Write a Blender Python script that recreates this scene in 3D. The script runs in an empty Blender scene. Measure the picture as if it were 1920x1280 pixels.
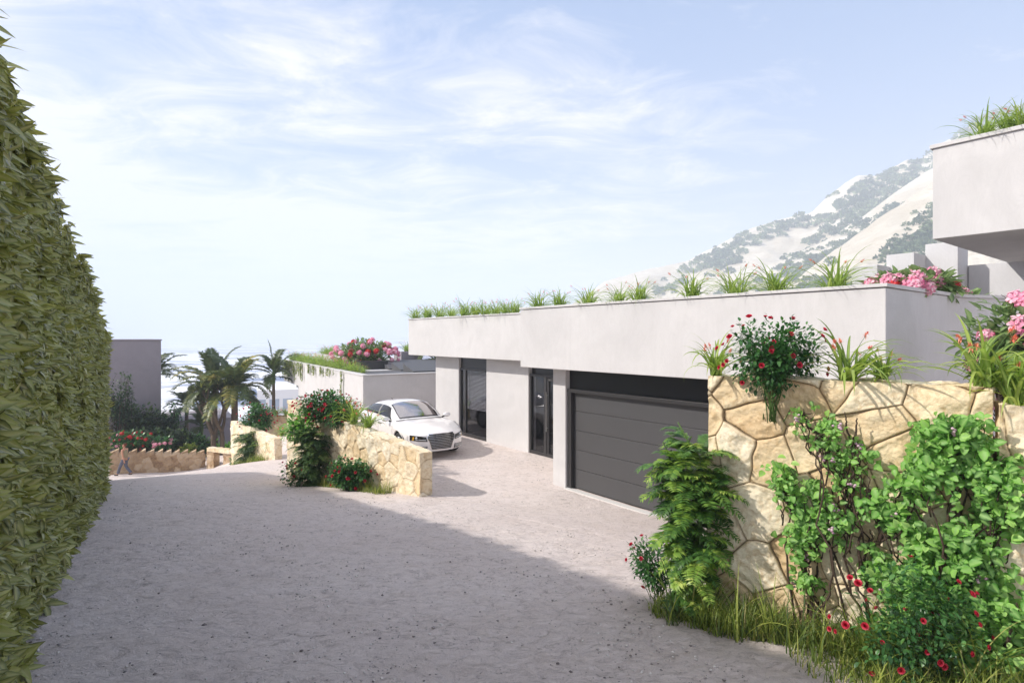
import bpy, math, random
import numpy as np
from mathutils import Vector, Matrix, Euler

C = bpy.context.scene.collection
R = math.radians
F_PX = 1058.0            # focal length in photo pixels (1920 wide)
HZ, CX = 632.0, 960.0    # horizon row, centre column

def at(px, py, Y):
    """point of the place seen at photo pixel (px,py) when it stands Y metres ahead of the camera"""
    return np.array([(px - CX) / F_PX * Y, Y, -(py - HZ) / F_PX * Y])

# ---------------------------------------------------------------- noise (numpy)
def _hash(ix, iy, iz, seed):
    h = (ix.astype(np.int64) * 374761393 + iy.astype(np.int64) * 668265263 + iz.astype(np.int64) * 2147483647 + seed * 974634777) & 0xFFFFFFFF
    h = ((h ^ (h >> 13)) * 1274126177) & 0xFFFFFFFF
    h = (h ^ (h >> 16)) & 0xFFFFFFFF
    return h / 4294967295.0

def vnoise(x, y, z=None, seed=0):
    x = np.asarray(x, float); y = np.asarray(y, float)
    z = np.zeros_like(x) if z is None else np.asarray(z, float)
    xi, yi, zi = np.floor(x), np.floor(y), np.floor(z)
    fx, fy, fz = x - xi, y - yi, z - zi
    fx, fy, fz = [f * f * (3 - 2 * f) for f in (fx, fy, fz)]
    out = 0
    for dx in (0, 1):
        for dy in (0, 1):
            for dz in (0, 1):
                w = (fx if dx else 1 - fx) * (fy if dy else 1 - fy) * (fz if dz else 1 - fz)
                out = out + w * _hash(xi + dx, yi + dy, zi + dz, seed)
    return out * 2 - 1

def fbm(x, y, z=None, oct=4, seed=0):
    x = np.asarray(x, float); y = np.asarray(y, float)
    a, f, o = 1.0, 1.0, 0
    for k in range(oct):
        o = o + a * vnoise(x * f, y * f, None if z is None else np.asarray(z) * f, seed + k * 17)
        a *= 0.5; f *= 2.03
    return o

def smooth(a, b, x):
    t = np.clip((np.asarray(x, float) - a) / (b - a), 0, 1)
    return t * t * (3 - 2 * t)

# ---------------------------------------------------------------- meshes
class Acc:
    """collects vertices, faces and two per-vertex attributes, builds ONE mesh"""
    def __init__(self):
        self.V, self.T, self.Q, self.A, self.B, self.n = [], [], [], [], [], 0
        self.TM, self.QM = [], []
    def add(self, V, T=None, Q=None, a=0.5, b=0.0, m=0):
        V = np.asarray(V, float).reshape(-1, 3)
        if T is not None and len(T):
            T = np.asarray(T, np.int64).reshape(-1, 3); self.T.append(T + self.n); self.TM.append(np.full(len(T), m))
        if Q is not None and len(Q):
            Q = np.asarray(Q, np.int64).reshape(-1, 4); self.Q.append(Q + self.n); self.QM.append(np.full(len(Q), m))
        self.V.append(V)
        self.A.append(np.broadcast_to(np.asarray(a, float), (len(V),)))
        self.B.append(np.broadcast_to(np.asarray(b, float), (len(V),)))
        self.n += len(V)
        return self
    def box(self, x0, x1, y0, y1, z0, z1, fr=None, m=0):
        c = np.array([[x, y, z] for z in (z0, z1) for y in (y0, y1) for x in (x0, x1)], float)
        if fr is not None: c = fr(c)
        q = [[0, 2, 3, 1], [4, 5, 7, 6], [0, 1, 5, 4], [2, 6, 7, 3], [0, 4, 6, 2], [1, 3, 7, 5]]
        q = np.array(q)
        d = np.dot(np.cross(c[1] - c[0], c[2] - c[0]), c[4] - c[0])
        if d < 0: q = q[:, ::-1]
        return self.add(c, Q=q, m=m)
    def tube(self, P, r, n=6, a=0.5, b=0.0, cap=True, m=0):
        P = np.asarray(P, float); k = len(P)
        r = np.broadcast_to(np.asarray(r, float), (k,))
        T = np.gradient(P, axis=0); T /= np.linalg.norm(T, axis=1)[:, None] + 1e-9
        up = np.array([0, 0, 1.0]) if abs(T[0][2]) < 0.9 else np.array([1.0, 0, 0])
        N = np.cross(T, up); N /= np.linalg.norm(N, axis=1)[:, None] + 1e-9
        B = np.cross(T, N)
        ang = np.arange(n) / n * 2 * math.pi
        V = (P[:, None, :] + r[:, None, None] * (np.cos(ang)[None, :, None] * N[:, None, :] + np.sin(ang)[None, :, None] * B[:, None, :])).reshape(-1, 3)
        Q = []
        for i in range(k - 1):
            for j in range(n):
                j2 = (j + 1) % n
                Q.append([i * n + j, i * n + j2, (i + 1) * n + j2, (i + 1) * n + j])
        V = np.vstack([V, P[0], P[-1]])
        Tt = []
        if cap:
            for j in range(n):
                j2 = (j + 1) % n
                Tt.append([k * n, j2, j]); Tt.append([k * n + 1, (k - 1) * n + j, (k - 1) * n + j2])
        return self.add(V, T=Tt, Q=Q, a=a, b=b, m=m)
    def grid(self, G, a=0.5, b=0.0, flip=False, m=0):
        G = np.asarray(G, float); nu, nv = G.shape[:2]
        i, j = np.meshgrid(np.arange(nu - 1), np.arange(nv - 1), indexing='ij')
        p = (i * nv + j).ravel()
        Q = np.stack([p, p + nv, p + nv + 1, p + 1], 1)
        if flip: Q = Q[:, ::-1]
        if np.ndim(a) > 0: a = np.asarray(a).ravel()
        if np.ndim(b) > 0: b = np.asarray(b).ravel()
        return self.add(G.reshape(-1, 3), Q=Q, a=a, b=b, m=m)
    def lathe(self, prof, n=24, o=(0, 0, 0), axis='z', a=0.5, m=0):
        prof = np.asarray(prof, float); k = len(prof)
        ang = np.arange(n + 1) / n * 2 * math.pi
        X = prof[:, 0][:, None] * np.cos(ang)[None]; Y = prof[:, 0][:, None] * np.sin(ang)[None]; Z = np.repeat(prof[:, 1][:, None], n + 1, 1)
        G = np.stack([X, Y, Z], -1)
        if axis == 'y': G = np.stack([X, Z, Y], -1)
        if axis == 'x': G = np.stack([Z, X, Y], -1)
        return self.grid(G + np.asarray(o, float), a=a, m=m)
    def inst(self, tpl, pos, fwd, up, scale, a=None):
        """copies of a leaf template: tpl=(V,T,b); y axis -> fwd, z axis -> up-ish"""
        TV, TT, TB = tpl
        pos = np.asarray(pos, float); n = len(pos)
        if n == 0: return self
        fwd = np.asarray(fwd, float); fwd = fwd / (np.linalg.norm(fwd, axis=1)[:, None] + 1e-9)
        up = np.broadcast_to(np.asarray(up, float), fwd.shape)
        x = np.cross(fwd, up); x /= np.linalg.norm(x, axis=1)[:, None] + 1e-9
        z = np.cross(x, fwd)
        s = np.broadcast_to(np.asarray(scale, float), (n,))
        M = np.stack([x, fwd, z], 1) * s[:, None, None]
        V = np.einsum('vk,nkj->nvj', TV, M) + pos[:, None, :]
        T = TT[None] + (np.arange(n) * len(TV))[:, None, None]
        if a is None: a = np.random.rand(n)
        A = np.repeat(np.broadcast_to(a, (n,)), len(TV))
        return self.add(V.reshape(-1, 3), T=T.reshape(-1, 3), a=A, b=np.tile(TB, n))
    def mesh(self, name, mats, smooth_=False):
        me = bpy.data.meshes.new(name)
        V = np.vstack(self.V) if self.V else np.zeros((0, 3))
        T = np.vstack(self.T) if self.T else np.zeros((0, 3), np.int64)
        Q = np.vstack(self.Q) if self.Q else np.zeros((0, 4), np.int64)
        me.vertices.add(len(V)); me.vertices.foreach_set('co', V.astype(np.float32).ravel())
        idx = np.concatenate([T.ravel(), Q.ravel()]).astype(np.int32)
        me.loops.add(len(idx)); me.loops.foreach_set('vertex_index', idx)
        nt, nq = len(T), len(Q)
        me.polygons.add(nt + nq)
        st = np.concatenate([np.arange(nt) * 3, nt * 3 + np.arange(nq) * 4]).astype(np.int32)
        me.polygons.foreach_set('loop_start', st)
        mi = np.concatenate((self.TM or [np.zeros(0)]) + (self.QM or [np.zeros(0)])).astype(np.int32)
        me.polygons.foreach_set('material_index', mi)
        me.polygons.foreach_set('use_smooth', np.full(nt + nq, smooth_, dtype=bool))
        for nm, D in (('rnd', self.A), ('mid', self.B)):
            at_ = me.attributes.new(nm, 'FLOAT', 'POINT')
            at_.data.foreach_set('value', np.concatenate(D).astype(np.float32))
        for m in (mats if isinstance(mats, (list, tuple)) else [mats]): me.materials.append(m)
        me.update(calc_edges=True); me.validate()
        return me
    def obj(self, name, mats, parent=None, smooth_=False, loc=None):
        return link(name, self.mesh(name, mats, smooth_), parent, loc)

def link(name, data, parent=None, loc=None):
    o = bpy.data.objects.new(name, data); C.objects.link(o)
    if parent is not None: o.parent = parent
    if loc is not None: o.location = loc
    return o

def tag(o, label=None, cat=None, group=None, kind=None):
    if label: o['label'] = label
    if cat: o["category"] = cat
    if cat and not kind and "kind" not in o: o["kind"] = "thing"
    if group: o['group'] = group
    if kind: o['kind'] = kind
    return o

def empty(name, label, cat, loc=(0, 0, 0), rz=0, group=None):
    o = bpy.data.objects.new(name, None); C.objects.link(o)
    o.location = tuple(loc); o.rotation_euler = (0, 0, rz)
    return tag(o, label, cat, group)

def copy_tree(o, parent=None):
    c = o.copy(); C.objects.link(c)
    if parent is not None: c.parent = parent
    for ch in list(o.children): copy_tree(ch, c)
    return c

ORD = ['first', 'second', 'third', 'fourth', 'fifth', 'sixth', 'seventh', 'eighth', 'ninth', 'tenth', 'eleventh', 'twelfth', 'thirteenth', 'fourteenth', 'fifteenth', 'sixteenth', 'seventeenth', 'eighteenth', 'nineteenth', 'twentieth']

# ---------------------------------------------------------------- materials
def new_mat(name):
    m = bpy.data.materials.new(name); m.use_nodes = True
    nt = m.node_tree; nt.nodes.clear()
    out = nt.nodes.new('ShaderNodeOutputMaterial')
    bs = nt.nodes.new('ShaderNodeBsdfPrincipled')
    nt.links.new(bs.outputs[0], out.inputs[0])
    return m, nt, bs, out

def N(nt, t, **kw):
    n = nt.nodes.new(t)
    for k, v in kw.items():
        if k.startswith('i_'):
            n.inputs[k[2:].replace('_', ' ')].default_value = v
        else: setattr(n, k, v)
    return n

def ramp(nt, src, stops):
    r = nt.nodes.new('ShaderNodeValToRGB')
    e = r.color_ramp.elements
    while len(e) < len(stops): e.new(0.5)
    for k, (p, c) in enumerate(stops):
        e[k].position = p; e[k].color = (c[0], c[1], c[2], 1)
    nt.links.new(src, r.inputs[0])
    return r.outputs[0]

def noise(nt, scale, detail=4, rough=0.55, vec=None, dist=0.0):
    n = N(nt, 'ShaderNodeTexNoise'); n.inputs['Scale'].default_value = scale
    n.inputs['Detail'].default_value = detail; n.inputs['Roughness'].default_value = rough
    n.inputs['Distortion'].default_value = dist
    if vec is not None: nt.links.new(vec, n.inputs['Vector'])
    return n.outputs[0]

def mapping(nt, scale=(1, 1, 1), rot=(0, 0, 0)):
    g = N(nt, 'ShaderNodeNewGeometry')
    mp = N(nt, 'ShaderNodeMapping'); mp.inputs['Scale'].default_value = scale; mp.inputs['Rotation'].default_value = rot
    nt.links.new(g.outputs['Position'], mp.inputs['Vector'])
    return mp.outputs[0]

def mixc(nt, fac, a, b, mode='MIX'):
    n = N(nt, 'ShaderNodeMix', data_type='RGBA', blend_type=mode)
    for s, v in ((0, fac), (6, a), (7, b)):
        if isinstance(v, (int, float)): n.inputs[s].default_value = v
        elif isinstance(v, (tuple, list)): n.inputs[s].default_value = (v[0], v[1], v[2], 1)
        else: nt.links.new(v, n.inputs[s])
    return n.outputs[2]

def math_(nt, op, a, b=0.0):
    n = N(nt, 'ShaderNodeMath', operation=op)
    for s, v in ((0, a), (1, b)):
        if isinstance(v, (int, float)): n.inputs[s].default_value = v
        else: nt.links.new(v, n.inputs[s])
    return n.outputs[0]

def bump(nt, bs, h, strength=0.3, dist=0.02):
    b = N(nt, 'ShaderNodeBump'); b.inputs['Strength'].default_value = strength; b.inputs['Distance'].default_value = dist
    nt.links.new(h, b.inputs['Height']); nt.links.new(b.outputs[0], bs.inputs['Normal'])

def simple(name, col, rough=0.6, metal=0.0, spec=0.5, var=0.0, vscale=8, bmp=0.0):
    m, nt, bs, out = new_mat(name)
    bs.inputs['Roughness'].default_value = rough; bs.inputs['Metallic'].default_value = metal
    bs.inputs['Specular IOR Level'].default_value = spec
    n = noise(nt, vscale, 5, 0.6, mapping(nt))
    c = mixc(nt, n, tuple(x * (1 - var) for x in col), tuple(min(1, x * (1 + var)) for x in col))
    nt.links.new(c, bs.inputs['Base Color'])
    if bmp: bump(nt, bs, n, bmp, 0.01)
    return m

def plaster(name, col, stain=0.12, zscale=1.0):
    m, nt, bs, out = new_mat(name)
    v = mapping(nt)
    n1 = noise(nt, 0.7, 6, 0.65, v, 1.2)
    n2 = noise(nt, 5.0, 6, 0.7, v, 0.8)
    n3 = noise(nt, 2.2, 8, 0.8, mapping(nt, (1, 1, 0.35)), 2.5)
    c = mixc(nt, ramp(nt, n1, [(0.3, (0, 0, 0)), (0.7, (1, 1, 1))]), tuple(x * (1 - stain) for x in col), col)
    vein = ramp(nt, n3, [(0.465, (0, 0, 0)), (0.5, (1, 1, 1)), (0.535, (0, 0, 0))])
    c = mixc(nt, math_(nt, 'MULTIPLY', vein, math_(nt, 'MULTIPLY', n2, 0.42)), c, tuple(x * 0.72 for x in col))
    st = noise(nt, 1.0, 6, 0.7, mapping(nt, (7, 7, 0.35)), 0.2)
    c = mixc(nt, math_(nt, 'MULTIPLY', ramp(nt, st, [(0.52, (0, 0, 0)), (0.75, (1, 1, 1))]), 0.22), c, tuple(x * 0.8 for x in col))
    nt.links.new(c, bs.inputs['Base Color'])
    bs.inputs['Roughness'].default_value = 0.85
    bs.inputs['Specular IOR Level'].default_value = 0.25
    h = math_(nt, 'ADD', noise(nt, 60, 3, 0.6, v), math_(nt, 'MULTIPLY', n2, 1.5))
    bump(nt, bs, h, 0.25, 0.006)
    return m

def leafmat(name, stops, trans=0.35, rough=0.45, mid=None, back=None, spec=0.4, patch=0.0):
    """leaf: colour by per-leaf random, lighter midrib, some translucency"""
    m, nt, bs, out = new_mat(name)
    A = N(nt, 'ShaderNodeAttribute', attribute_name='rnd'); B = N(nt, 'ShaderNodeAttribute', attribute_name='mid')
    src = A.outputs['Fac']
    if patch:
        nz = noise(nt, 1.3, 3, 0.6, mapping(nt))
        src = math_(nt, 'ADD', math_(nt, 'MULTIPLY', src, 1 - patch), math_(nt, 'MULTIPLY', ramp(nt, nz, [(0.3, (0, 0, 0)), (0.7, (1, 1, 1))]), patch))
    c = ramp(nt, src, stops)
    if mid: c = mixc(nt, B.outputs['Fac'], c, mid)
    nt.links.new(c, bs.inputs['Base Color'])
    bs.inputs['Roughness'].default_value = rough; bs.inputs['Specular IOR Level'].default_value = spec
    tr = N(nt, 'ShaderNodeBsdfTranslucent')
    hs = N(nt, 'ShaderNodeHueSaturation'); hs.inputs['Value'].default_value = 1.5; hs.inputs['Saturation'].default_value = 1.1
    nt.links.new(c, hs.inputs['Color']); nt.links.new(hs.outputs[0], tr.inputs['Color'])
    mx = N(nt, 'ShaderNodeMixShader'); mx.inputs[0].default_value = trans
    nt.links.new(bs.outputs[0], mx.inputs[1]); nt.links.new(tr.outputs[0], mx.inputs[2])
    nt.links.new(mx.outputs[0], out.inputs[0])
    return m

def stonemat(name, c0, c1, c2, crack=(0.10, 0.07, 0.045), grime=(0.56, 0.38, 0.19)):
    m, nt, bs, out = new_mat(name)
    A = N(nt, 'ShaderNodeAttribute', attribute_name='rnd'); B = N(nt, 'ShaderNodeAttribute', attribute_name='mid')
    v = mapping(nt)
    n1 = noise(nt, 3.0, 7, 0.65, v, 0.6)
    n2 = noise(nt, 11.0, 9, 0.8, v, 0.8)
    base = ramp(nt, math_(nt, 'ADD', math_(nt, 'MULTIPLY', A.outputs['Fac'], 0.55), math_(nt, 'MULTIPLY', n1, 0.6)), [(0.2, c0), (0.5, c1), (0.85, c2)])
    base = mixc(nt, ramp(nt, n2, [(0.47, (0, 0, 0)), (0.64, (0.7, 0.7, 0.7))]), base, grime)
    # grime creeping in from the joints
    e = ramp(nt, math_(nt, 'ADD', B.outputs['Fac'], math_(nt, 'MULTIPLY', n2, 0.05)), [(0.026, (0.55, 0.55, 0.55)), (0.034, (0.15, 0.15, 0.15)), (0.07, (0, 0, 0))])
    base = mixc(nt, e, base, grime)
    e2 = ramp(nt, B.outputs['Fac'], [(0.002, (1, 1, 1)), (0.005, (0, 0, 0))])
    base = mixc(nt, e2, base, crack)
    nt.links.new(base, bs.inputs['Base Color'])
    bs.inputs['Roughness'].default_value = 0.9; bs.inputs['Specular IOR Level'].default_value = 0.2
    h = math_(nt, 'ADD', noise(nt, 9, 10, 0.75, v, 0.4), math_(nt, 'MULTIPLY', noise(nt, 60, 4, 0.7, v), 0.35))
    bump(nt, bs, h, 0.7, 0.02)
    return m

def schlick(nt):
    g = N(nt, 'ShaderNodeNewGeometry'); d = N(nt, 'ShaderNodeVectorMath', operation='DOT_PRODUCT')
    nt.links.new(g.outputs['Normal'], d.inputs[0]); nt.links.new(g.outputs['Incoming'], d.inputs[1])
    k = math_(nt, 'SUBTRACT', 1.0, math_(nt, 'ABSOLUTE', d.outputs['Value']))
    return math_(nt, 'ADD', math_(nt, 'MULTIPLY', math_(nt, 'POWER', k, 5.0), 0.95), 0.05)

def glassmat(name, tint=(0.03, 0.035, 0.04), refl=0.12, dens=0.75, rough=0.02):
    """window glass: mirrors the surroundings by Fresnel, lets part of the dark room show"""
    m, nt, bs, out = new_mat(name)
    nt.nodes.remove(bs)
    g = N(nt, 'ShaderNodeBsdfGlossy'); g.inputs['Roughness'].default_value = rough; g.inputs['Color'].default_value = (0.9, 0.92, 0.95, 1)
    t = N(nt, 'ShaderNodeBsdfTransparent'); k = 1 - dens; t.inputs['Color'].default_value = (k, k, k * 1.03, 1)
    mx = N(nt, 'ShaderNodeMixShader')
    nt.links.new(math_(nt, 'ADD', schlick(nt), refl), mx.inputs[0])
    nt.links.new(t.outputs[0], mx.inputs[1]); nt.links.new(g.outputs[0], mx.inputs[2])
    nt.links.new(mx.outputs[0], out.inputs[0])
    return m

M = {}
M['plaster'] = plaster('white_plaster', (0.625, 0.608, 0.608), 0.13)
M['plaster_far'] = plaster('white_plaster_plain', (0.60, 0.595, 0.605), 0.05)
M['grey_plaster'] = plaster('grey_plaster', (0.30, 0.27, 0.29))
M['stone'] = stonemat('cream_fieldstone', (0.66, 0.46, 0.25), (0.84, 0.70, 0.48), (0.89, 0.80, 0.62))
M['stone_light'] = stonemat('pale_limestone', (0.68, 0.50, 0.29), (0.82, 0.70, 0.50), (0.87, 0.80, 0.65))
M['stone_brown'] = stonemat('brown_fieldstone', (0.20, 0.12, 0.07), (0.38, 0.27, 0.18), (0.56, 0.45, 0.33))
M['dark_panel'] = simple('black_fascia_panel', (0.012, 0.013, 0.017), 0.35, 0, 0.5)
M['door_grey'] = simple('grey_garage_steel', (0.068, 0.067, 0.07), 0.42, 0.0, 0.5, 0.05, 3)
M['frame'] = simple('anthracite_frame', (0.045, 0.043, 0.045), 0.4, 0.3, 0.5)
M['interior'] = simple('dark_room', (0.05, 0.05, 0.055), 0.9)
M['blind'] = simple('aluminium_blind', (0.6, 0.6, 0.62), 0.5, 0.0)
M['soil'] = simple('planting_soil', (0.06, 0.045, 0.03), 0.95, 0, 0.1, 0.4, 12, 0.5)
M['glass'] = glassmat('window_glass', dens=0.22, refl=0.0)
M['rail_glass'] = glassmat('railing_glass', dens=0.12, refl=0.0)
M['grey_deck'] = simple('grey_roof_panel', (0.09, 0.09, 0.095), 0.5, 0, 0.4, 0.1)
M['bark'] = simple('grey_brown_bark', (0.13, 0.10, 0.075), 0.9, 0, 0.2, 0.4, 25, 0.8)
M['bark_dark'] = simple('dark_vine_wood', (0.07, 0.048, 0.035), 0.9, 0, 0.2, 0.5, 40, 0.8)
M['stem'] = simple('green_stem', (0.07, 0.13, 0.03), 0.6, 0, 0.3, 0.2)
M['sill'] = simple('pale_threshold', (0.62, 0.60, 0.58), 0.7)
# ================================================================ GROUND
ROADPTS = np.array([
 (1.91,5.5,-2.67), (-3.7,4.4,-2.57), (0,4.2,-2.57), (0,0,-2.1), (-6,7.9,-2.93), (-8.6,12,-3.45), (-11.8,17,-4.35),
 (-2,12.3,-3.49), (-5.6,16,-4.13), (-15.3,22,-5.55), (-12.4,23,-5.38), (-10.1,24,-5.2), (-21,31,-7.6), (-17.6,33,-7.7),
 (-24,33,-7.7), (0,8,-2.97), (3.5,3,-2.35), (-6,0,-2.2), (5,-4,-1.9), (-6,-5,-1.8), (-9,27,-5.55), (-11,31,-5.8), (-14,34.5,-5.84),
 (-8,22,-5.0), (-14.6,26.5,-6.3), (-16.5,30,-7.25), (-27,28,-7.8), (-20,24,-6.4), (-9,36,-5.84), (-30,36,-8.0), (3,10,-3.3), (-13,12,-3.7), (-5.5,11.5,-3.4),
 (-18,27.5,-7.0)])
def _tps_fit(P):
    n = len(P); d = np.linalg.norm(P[:, None, :2] - P[None, :, :2], axis=2)
    K = np.where(d > 0, d * d * np.log(d + 1e-12), 0) + np.eye(n) * 0.15
    A = np.zeros((n + 3, n + 3)); A[:n, :n] = K; A[:n, n] = 1; A[:n, n + 1:] = P[:, :2]; A[n, :n] = 1; A[n + 1:, :n] = P[:, :2].T
    return np.linalg.solve(A, np.concatenate([P[:, 2], [0, 0, 0]]))
_TW = _tps_fit(ROADPTS)
def road_raw(X, Y):
    X = np.asarray(X, float); Y = np.asarray(Y, float)
    out = _TW[-3] + _TW[-2] * X + _TW[-1] * Y
    for (a, b, _), w in zip(ROADPTS, _TW[:-3]):
        d2 = (X - a) ** 2 + (Y - b) ** 2
        out = out + w * 0.5 * d2 * np.log(d2 + 1e-12)
    return out
def road(X, Y):
    X = np.asarray(X, float); Y = np.asarray(Y, float)
    Xc = np.clip(X, -30, 8); Yc = np.clip(Y, -6, 36)
    z = road_raw(Xc, Yc)
    far = np.maximum(-7.9 - np.maximum(Y - 36, 0) * 0.42, -33)
    k = smooth(33.5, 40, Y)
    z = z * (1 - k) + far * k
    k2 = smooth(-30, -60, X); z = z * (1 - k2) + np.minimum(z, -8 - (-30 - X) * 0.25) * k2
    return z
WE = np.array([-2.0, 12.3]); WA = np.array([-0.697, 0.717]); WN = np.array([0.717, 0.697])
COURT = -3.49
def court(X, Y):
    dx, dy = np.asarray(X) - WE[0], np.asarray(Y) - WE[1]
    s = dx * WA[0] + dy * WA[1]; n = dx * WN[0] + dy * WN[1]
    w = np.where(s >= 0, 0.02, 0.3 + 1.1 * np.clip(-s, 0, 1) + 0.38 * (-s))
    k = smooth(0, 1, n / w)
    return road(X, Y) * (1 - k) + COURT * k, n, s
def ground_z(x, y):
    z, n, s = court(np.array([x]), np.array([y]))
    if n[0] > 0 and n[0] > max(0, (s[0] - 5.16)) * 0.8: return float(z[0])
    return float(road(x, y))

def gravelmat():
    m, nt, bs, out = new_mat('pale_gravel')
    v = mapping(nt)
    big = noise(nt, 0.30, 5, 0.6, v, 0.5)
    mid = noise(nt, 2.2, 7, 0.72, v, 0.6)
    lump = noise(nt, 9.0, 8, 0.78, mapping(nt, (0.8, 1.25, 1), (0, 0, 0.6)), 0.9)
    fine = noise(nt, 42, 6, 0.78, v)
    grit = noise(nt, 150, 3, 0.7, v)
    c = mixc(nt, ramp(nt, big, [(0.35, (0, 0, 0)), (0.65, (1, 1, 1))]), (0.74, 0.64, 0.605), (0.83, 0.74, 0.705))
    c = mixc(nt, math_(nt, 'MULTIPLY', ramp(nt, mid, [(0.45, (0, 0, 0)), (0.7, (1, 1, 1))]), 0.5), c, (0.69, 0.585, 0.52))
    c = mixc(nt, math_(nt, 'MULTIPLY', ramp(nt, lump, [(0.50, (0, 0, 0)), (0.64, (1, 1, 1))]), 0.7), c, (0.40, 0.335, 0.31))
    c = mixc(nt, math_(nt, 'MULTIPLY', ramp(nt, fine, [(0.34, (1, 1, 1)), (0.48, (0, 0, 0))]), 0.5), c, (0.45, 0.39, 0.37))
    c = mixc(nt, math_(nt, 'MULTIPLY', ramp(nt, grit, [(0.50, (0, 0, 0)), (0.66, (1, 1, 1))]), 0.55), c, (0.88, 0.82, 0.79))
    pit = noise(nt, 21, 5, 0.7, v, 1.2)
    msk = ramp(nt, noise(nt, 1.9, 5, 0.7, v, 1.0), [(0.46, (0, 0, 0)), (0.60, (1, 1, 1))])
    pm = math_(nt, 'MULTIPLY', ramp(nt, pit, [(0.60, (0, 0, 0)), (0.67, (1, 1, 1))]), msk)
    c = mixc(nt, math_(nt, 'MULTIPLY', pm, 0.85), c, (0.15, 0.125, 0.11))
    nt.links.new(c, bs.inputs['Base Color'])
    bs.inputs['Roughness'].default_value = 0.95; bs.inputs['Specular IOR Level'].default_value = 0.15
    h = math_(nt, 'ADD', math_(nt, 'MULTIPLY', fine, 0.5), math_(nt, 'ADD', math_(nt, 'MULTIPLY', lump, -1.6), math_(nt, 'MULTIPLY', grit, 0.25)))
    h = math_(nt, 'SUBTRACT', h, math_(nt, 'MULTIPLY', pm, 0.5))
    bump(nt, bs, h, 1.0, 0.034)
    return m
M['gravel'] = gravelmat()

def build_ground():
    A = Acc()
    xs = np.concatenate([np.linspace(-260, -32, 40), np.arange(-30, -8, 0.25), np.arange(-8, 4, 0.05), np.arange(4, 12.1, 0.25), np.linspace(14, 120, 20)])
    ys = np.concatenate([np.linspace(-60, -8, 12), np.arange(-6, 1, 0.25), np.arange(1, 12, 0.05), np.arange(12, 42.1, 0.25), np.linspace(44, 180, 45)])
    X, Y = np.meshgrid(xs, ys, indexing='ij')
    Z = road(X, Y)
    _, n, s = court(X, Y)
    lowr = (n > 0) & (n > np.maximum(0, s - 5.16) * 0.8)
    Z = Z - np.where(lowr & (Y < 40), np.where(s < 0, 0.5 * smooth(0.0, 0.35, n), 0.5 * smooth(0.3, 0.7, n)), 0)
    Z = Z + np.where((Y < 40) & (X > -30) & (X < 12), 0.012 * fbm(X * 1.3, Y * 1.3, seed=5), 0)
    near = (X > -8) & (X < 4) & (Y > 1) & (Y < 12)
    rough = 0.011 * fbm(X * 7 + 0.3 * Y, Y * 9, oct=3, seed=14) - 0.022 * smooth(0.45, 0.9, fbm(X * 5, Y * 5, oct=3, seed=18))
    Z = Z + np.where(near, rough, 0) * (1 - smooth(-0.8, -0.2, n) * (s < 1))
    A.grid(np.stack([X, Y, Z], -1))
    # upper court: a finer sheet that starts at the road's edge
    S = np.arange(-13, 14.01, 0.2); U = np.linspace(0, 1, 60) ** 1.3
    s2, u2 = np.meshgrid(S, U, indexing='ij')
    n0 = np.maximum(0, s2 - 5.16) * 0.8 - 0.1
    n2 = n0 + u2 * 17
    X = WE[0] + s2 * WA[0] + n2 * WN[0]; Y = WE[1] + s2 * WA[1] + n2 * WN[1]
    Z, nn, ss = court(X, Y)
    Z = Z + 0.012 * fbm(X * 1.3, Y * 1.3, seed=5) * np.where(ss > 0, 0, 1) + np.where((nn < -0.04) & (ss < 0), -0.03, 0.004)
    A.grid(np.stack([X, Y, Z], -1))
    tag(A.obj('ground', M['gravel'], smooth_=True), kind='structure')
build_ground()

# loose stones lying on the gravel
def build_pebbles():
    rng = np.random.default_rng(3)
    A = Acc()
    base = np.array([[0,0,1],[1,0,0],[.31,.95,0],[-.81,.59,0],[-.81,-.59,0],[.31,-.95,0],[0,0,-1]], float)
    T = []
    for j in range(5):
        T.append([0, 1 + j, 1 + (j + 1) % 5]); T.append([6, 1 + (j + 1) % 5, 1 + j])
    T = np.array(T)
    n = 26000
    Y = 1.2 + rng.random(n) ** 1.7 * 16; X = (rng.random(n) - 0.55) * Y * 1.9
    cl = vnoise(X * 0.9, Y * 0.9, seed=9) + 0.5 * vnoise(X * 3, Y * 3, seed=12)
    ok = (cl > 0.15) | (rng.random(n) < 0.12)
    X, Y = X[ok], Y[ok]; n = len(X)
    Z, nn, ss = court(X, Y)
    r = 0.006 + 0.013 * rng.random(n) ** 3 + 0.02 * (rng.random(n) > 0.995)
    V = base[None] * (0.7 + 0.6 * rng.random((n, 7, 1))) * np.array([1, 0.8, 0.55])
    th = rng.random(n) * 6.28
    c, s_ = np.cos(th), np.sin(th)
    V = np.stack([V[..., 0] * c[:, None] - V[..., 1] * s_[:, None], V[..., 0] * s_[:, None] + V[..., 1] * c[:, None], V[..., 2]], -1) * r[:, None, None]
    V += np.stack([X, Y, Z + 0.004], -1)[:, None, :]
    A.add(V.reshape(-1, 3), T=(T[None] + (np.arange(n) * 7)[:, None, None]).reshape(-1, 3), a=np.repeat(rng.random(n), 7))
    m, nt, bs, out = new_mat('loose_pebbles')
    at_ = N(nt, 'ShaderNodeAttribute', attribute_name='rnd')
    nt.links.new(ramp(nt, at_.outputs['Fac'], [(0.1, (0.18, 0.155, 0.145)), (0.4, (0.45, 0.40, 0.375)), (0.9, (0.75, 0.70, 0.66))]), bs.inputs['Base Color'])
    bs.inputs['Roughness'].default_value = 0.9
    o = A.obj('loose_pebbles', m, smooth_=True); tag(o, 'small loose pebbles and grit scattered over the gravel drive', 'pebbles', kind='stuff')
build_pebbles()

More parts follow.
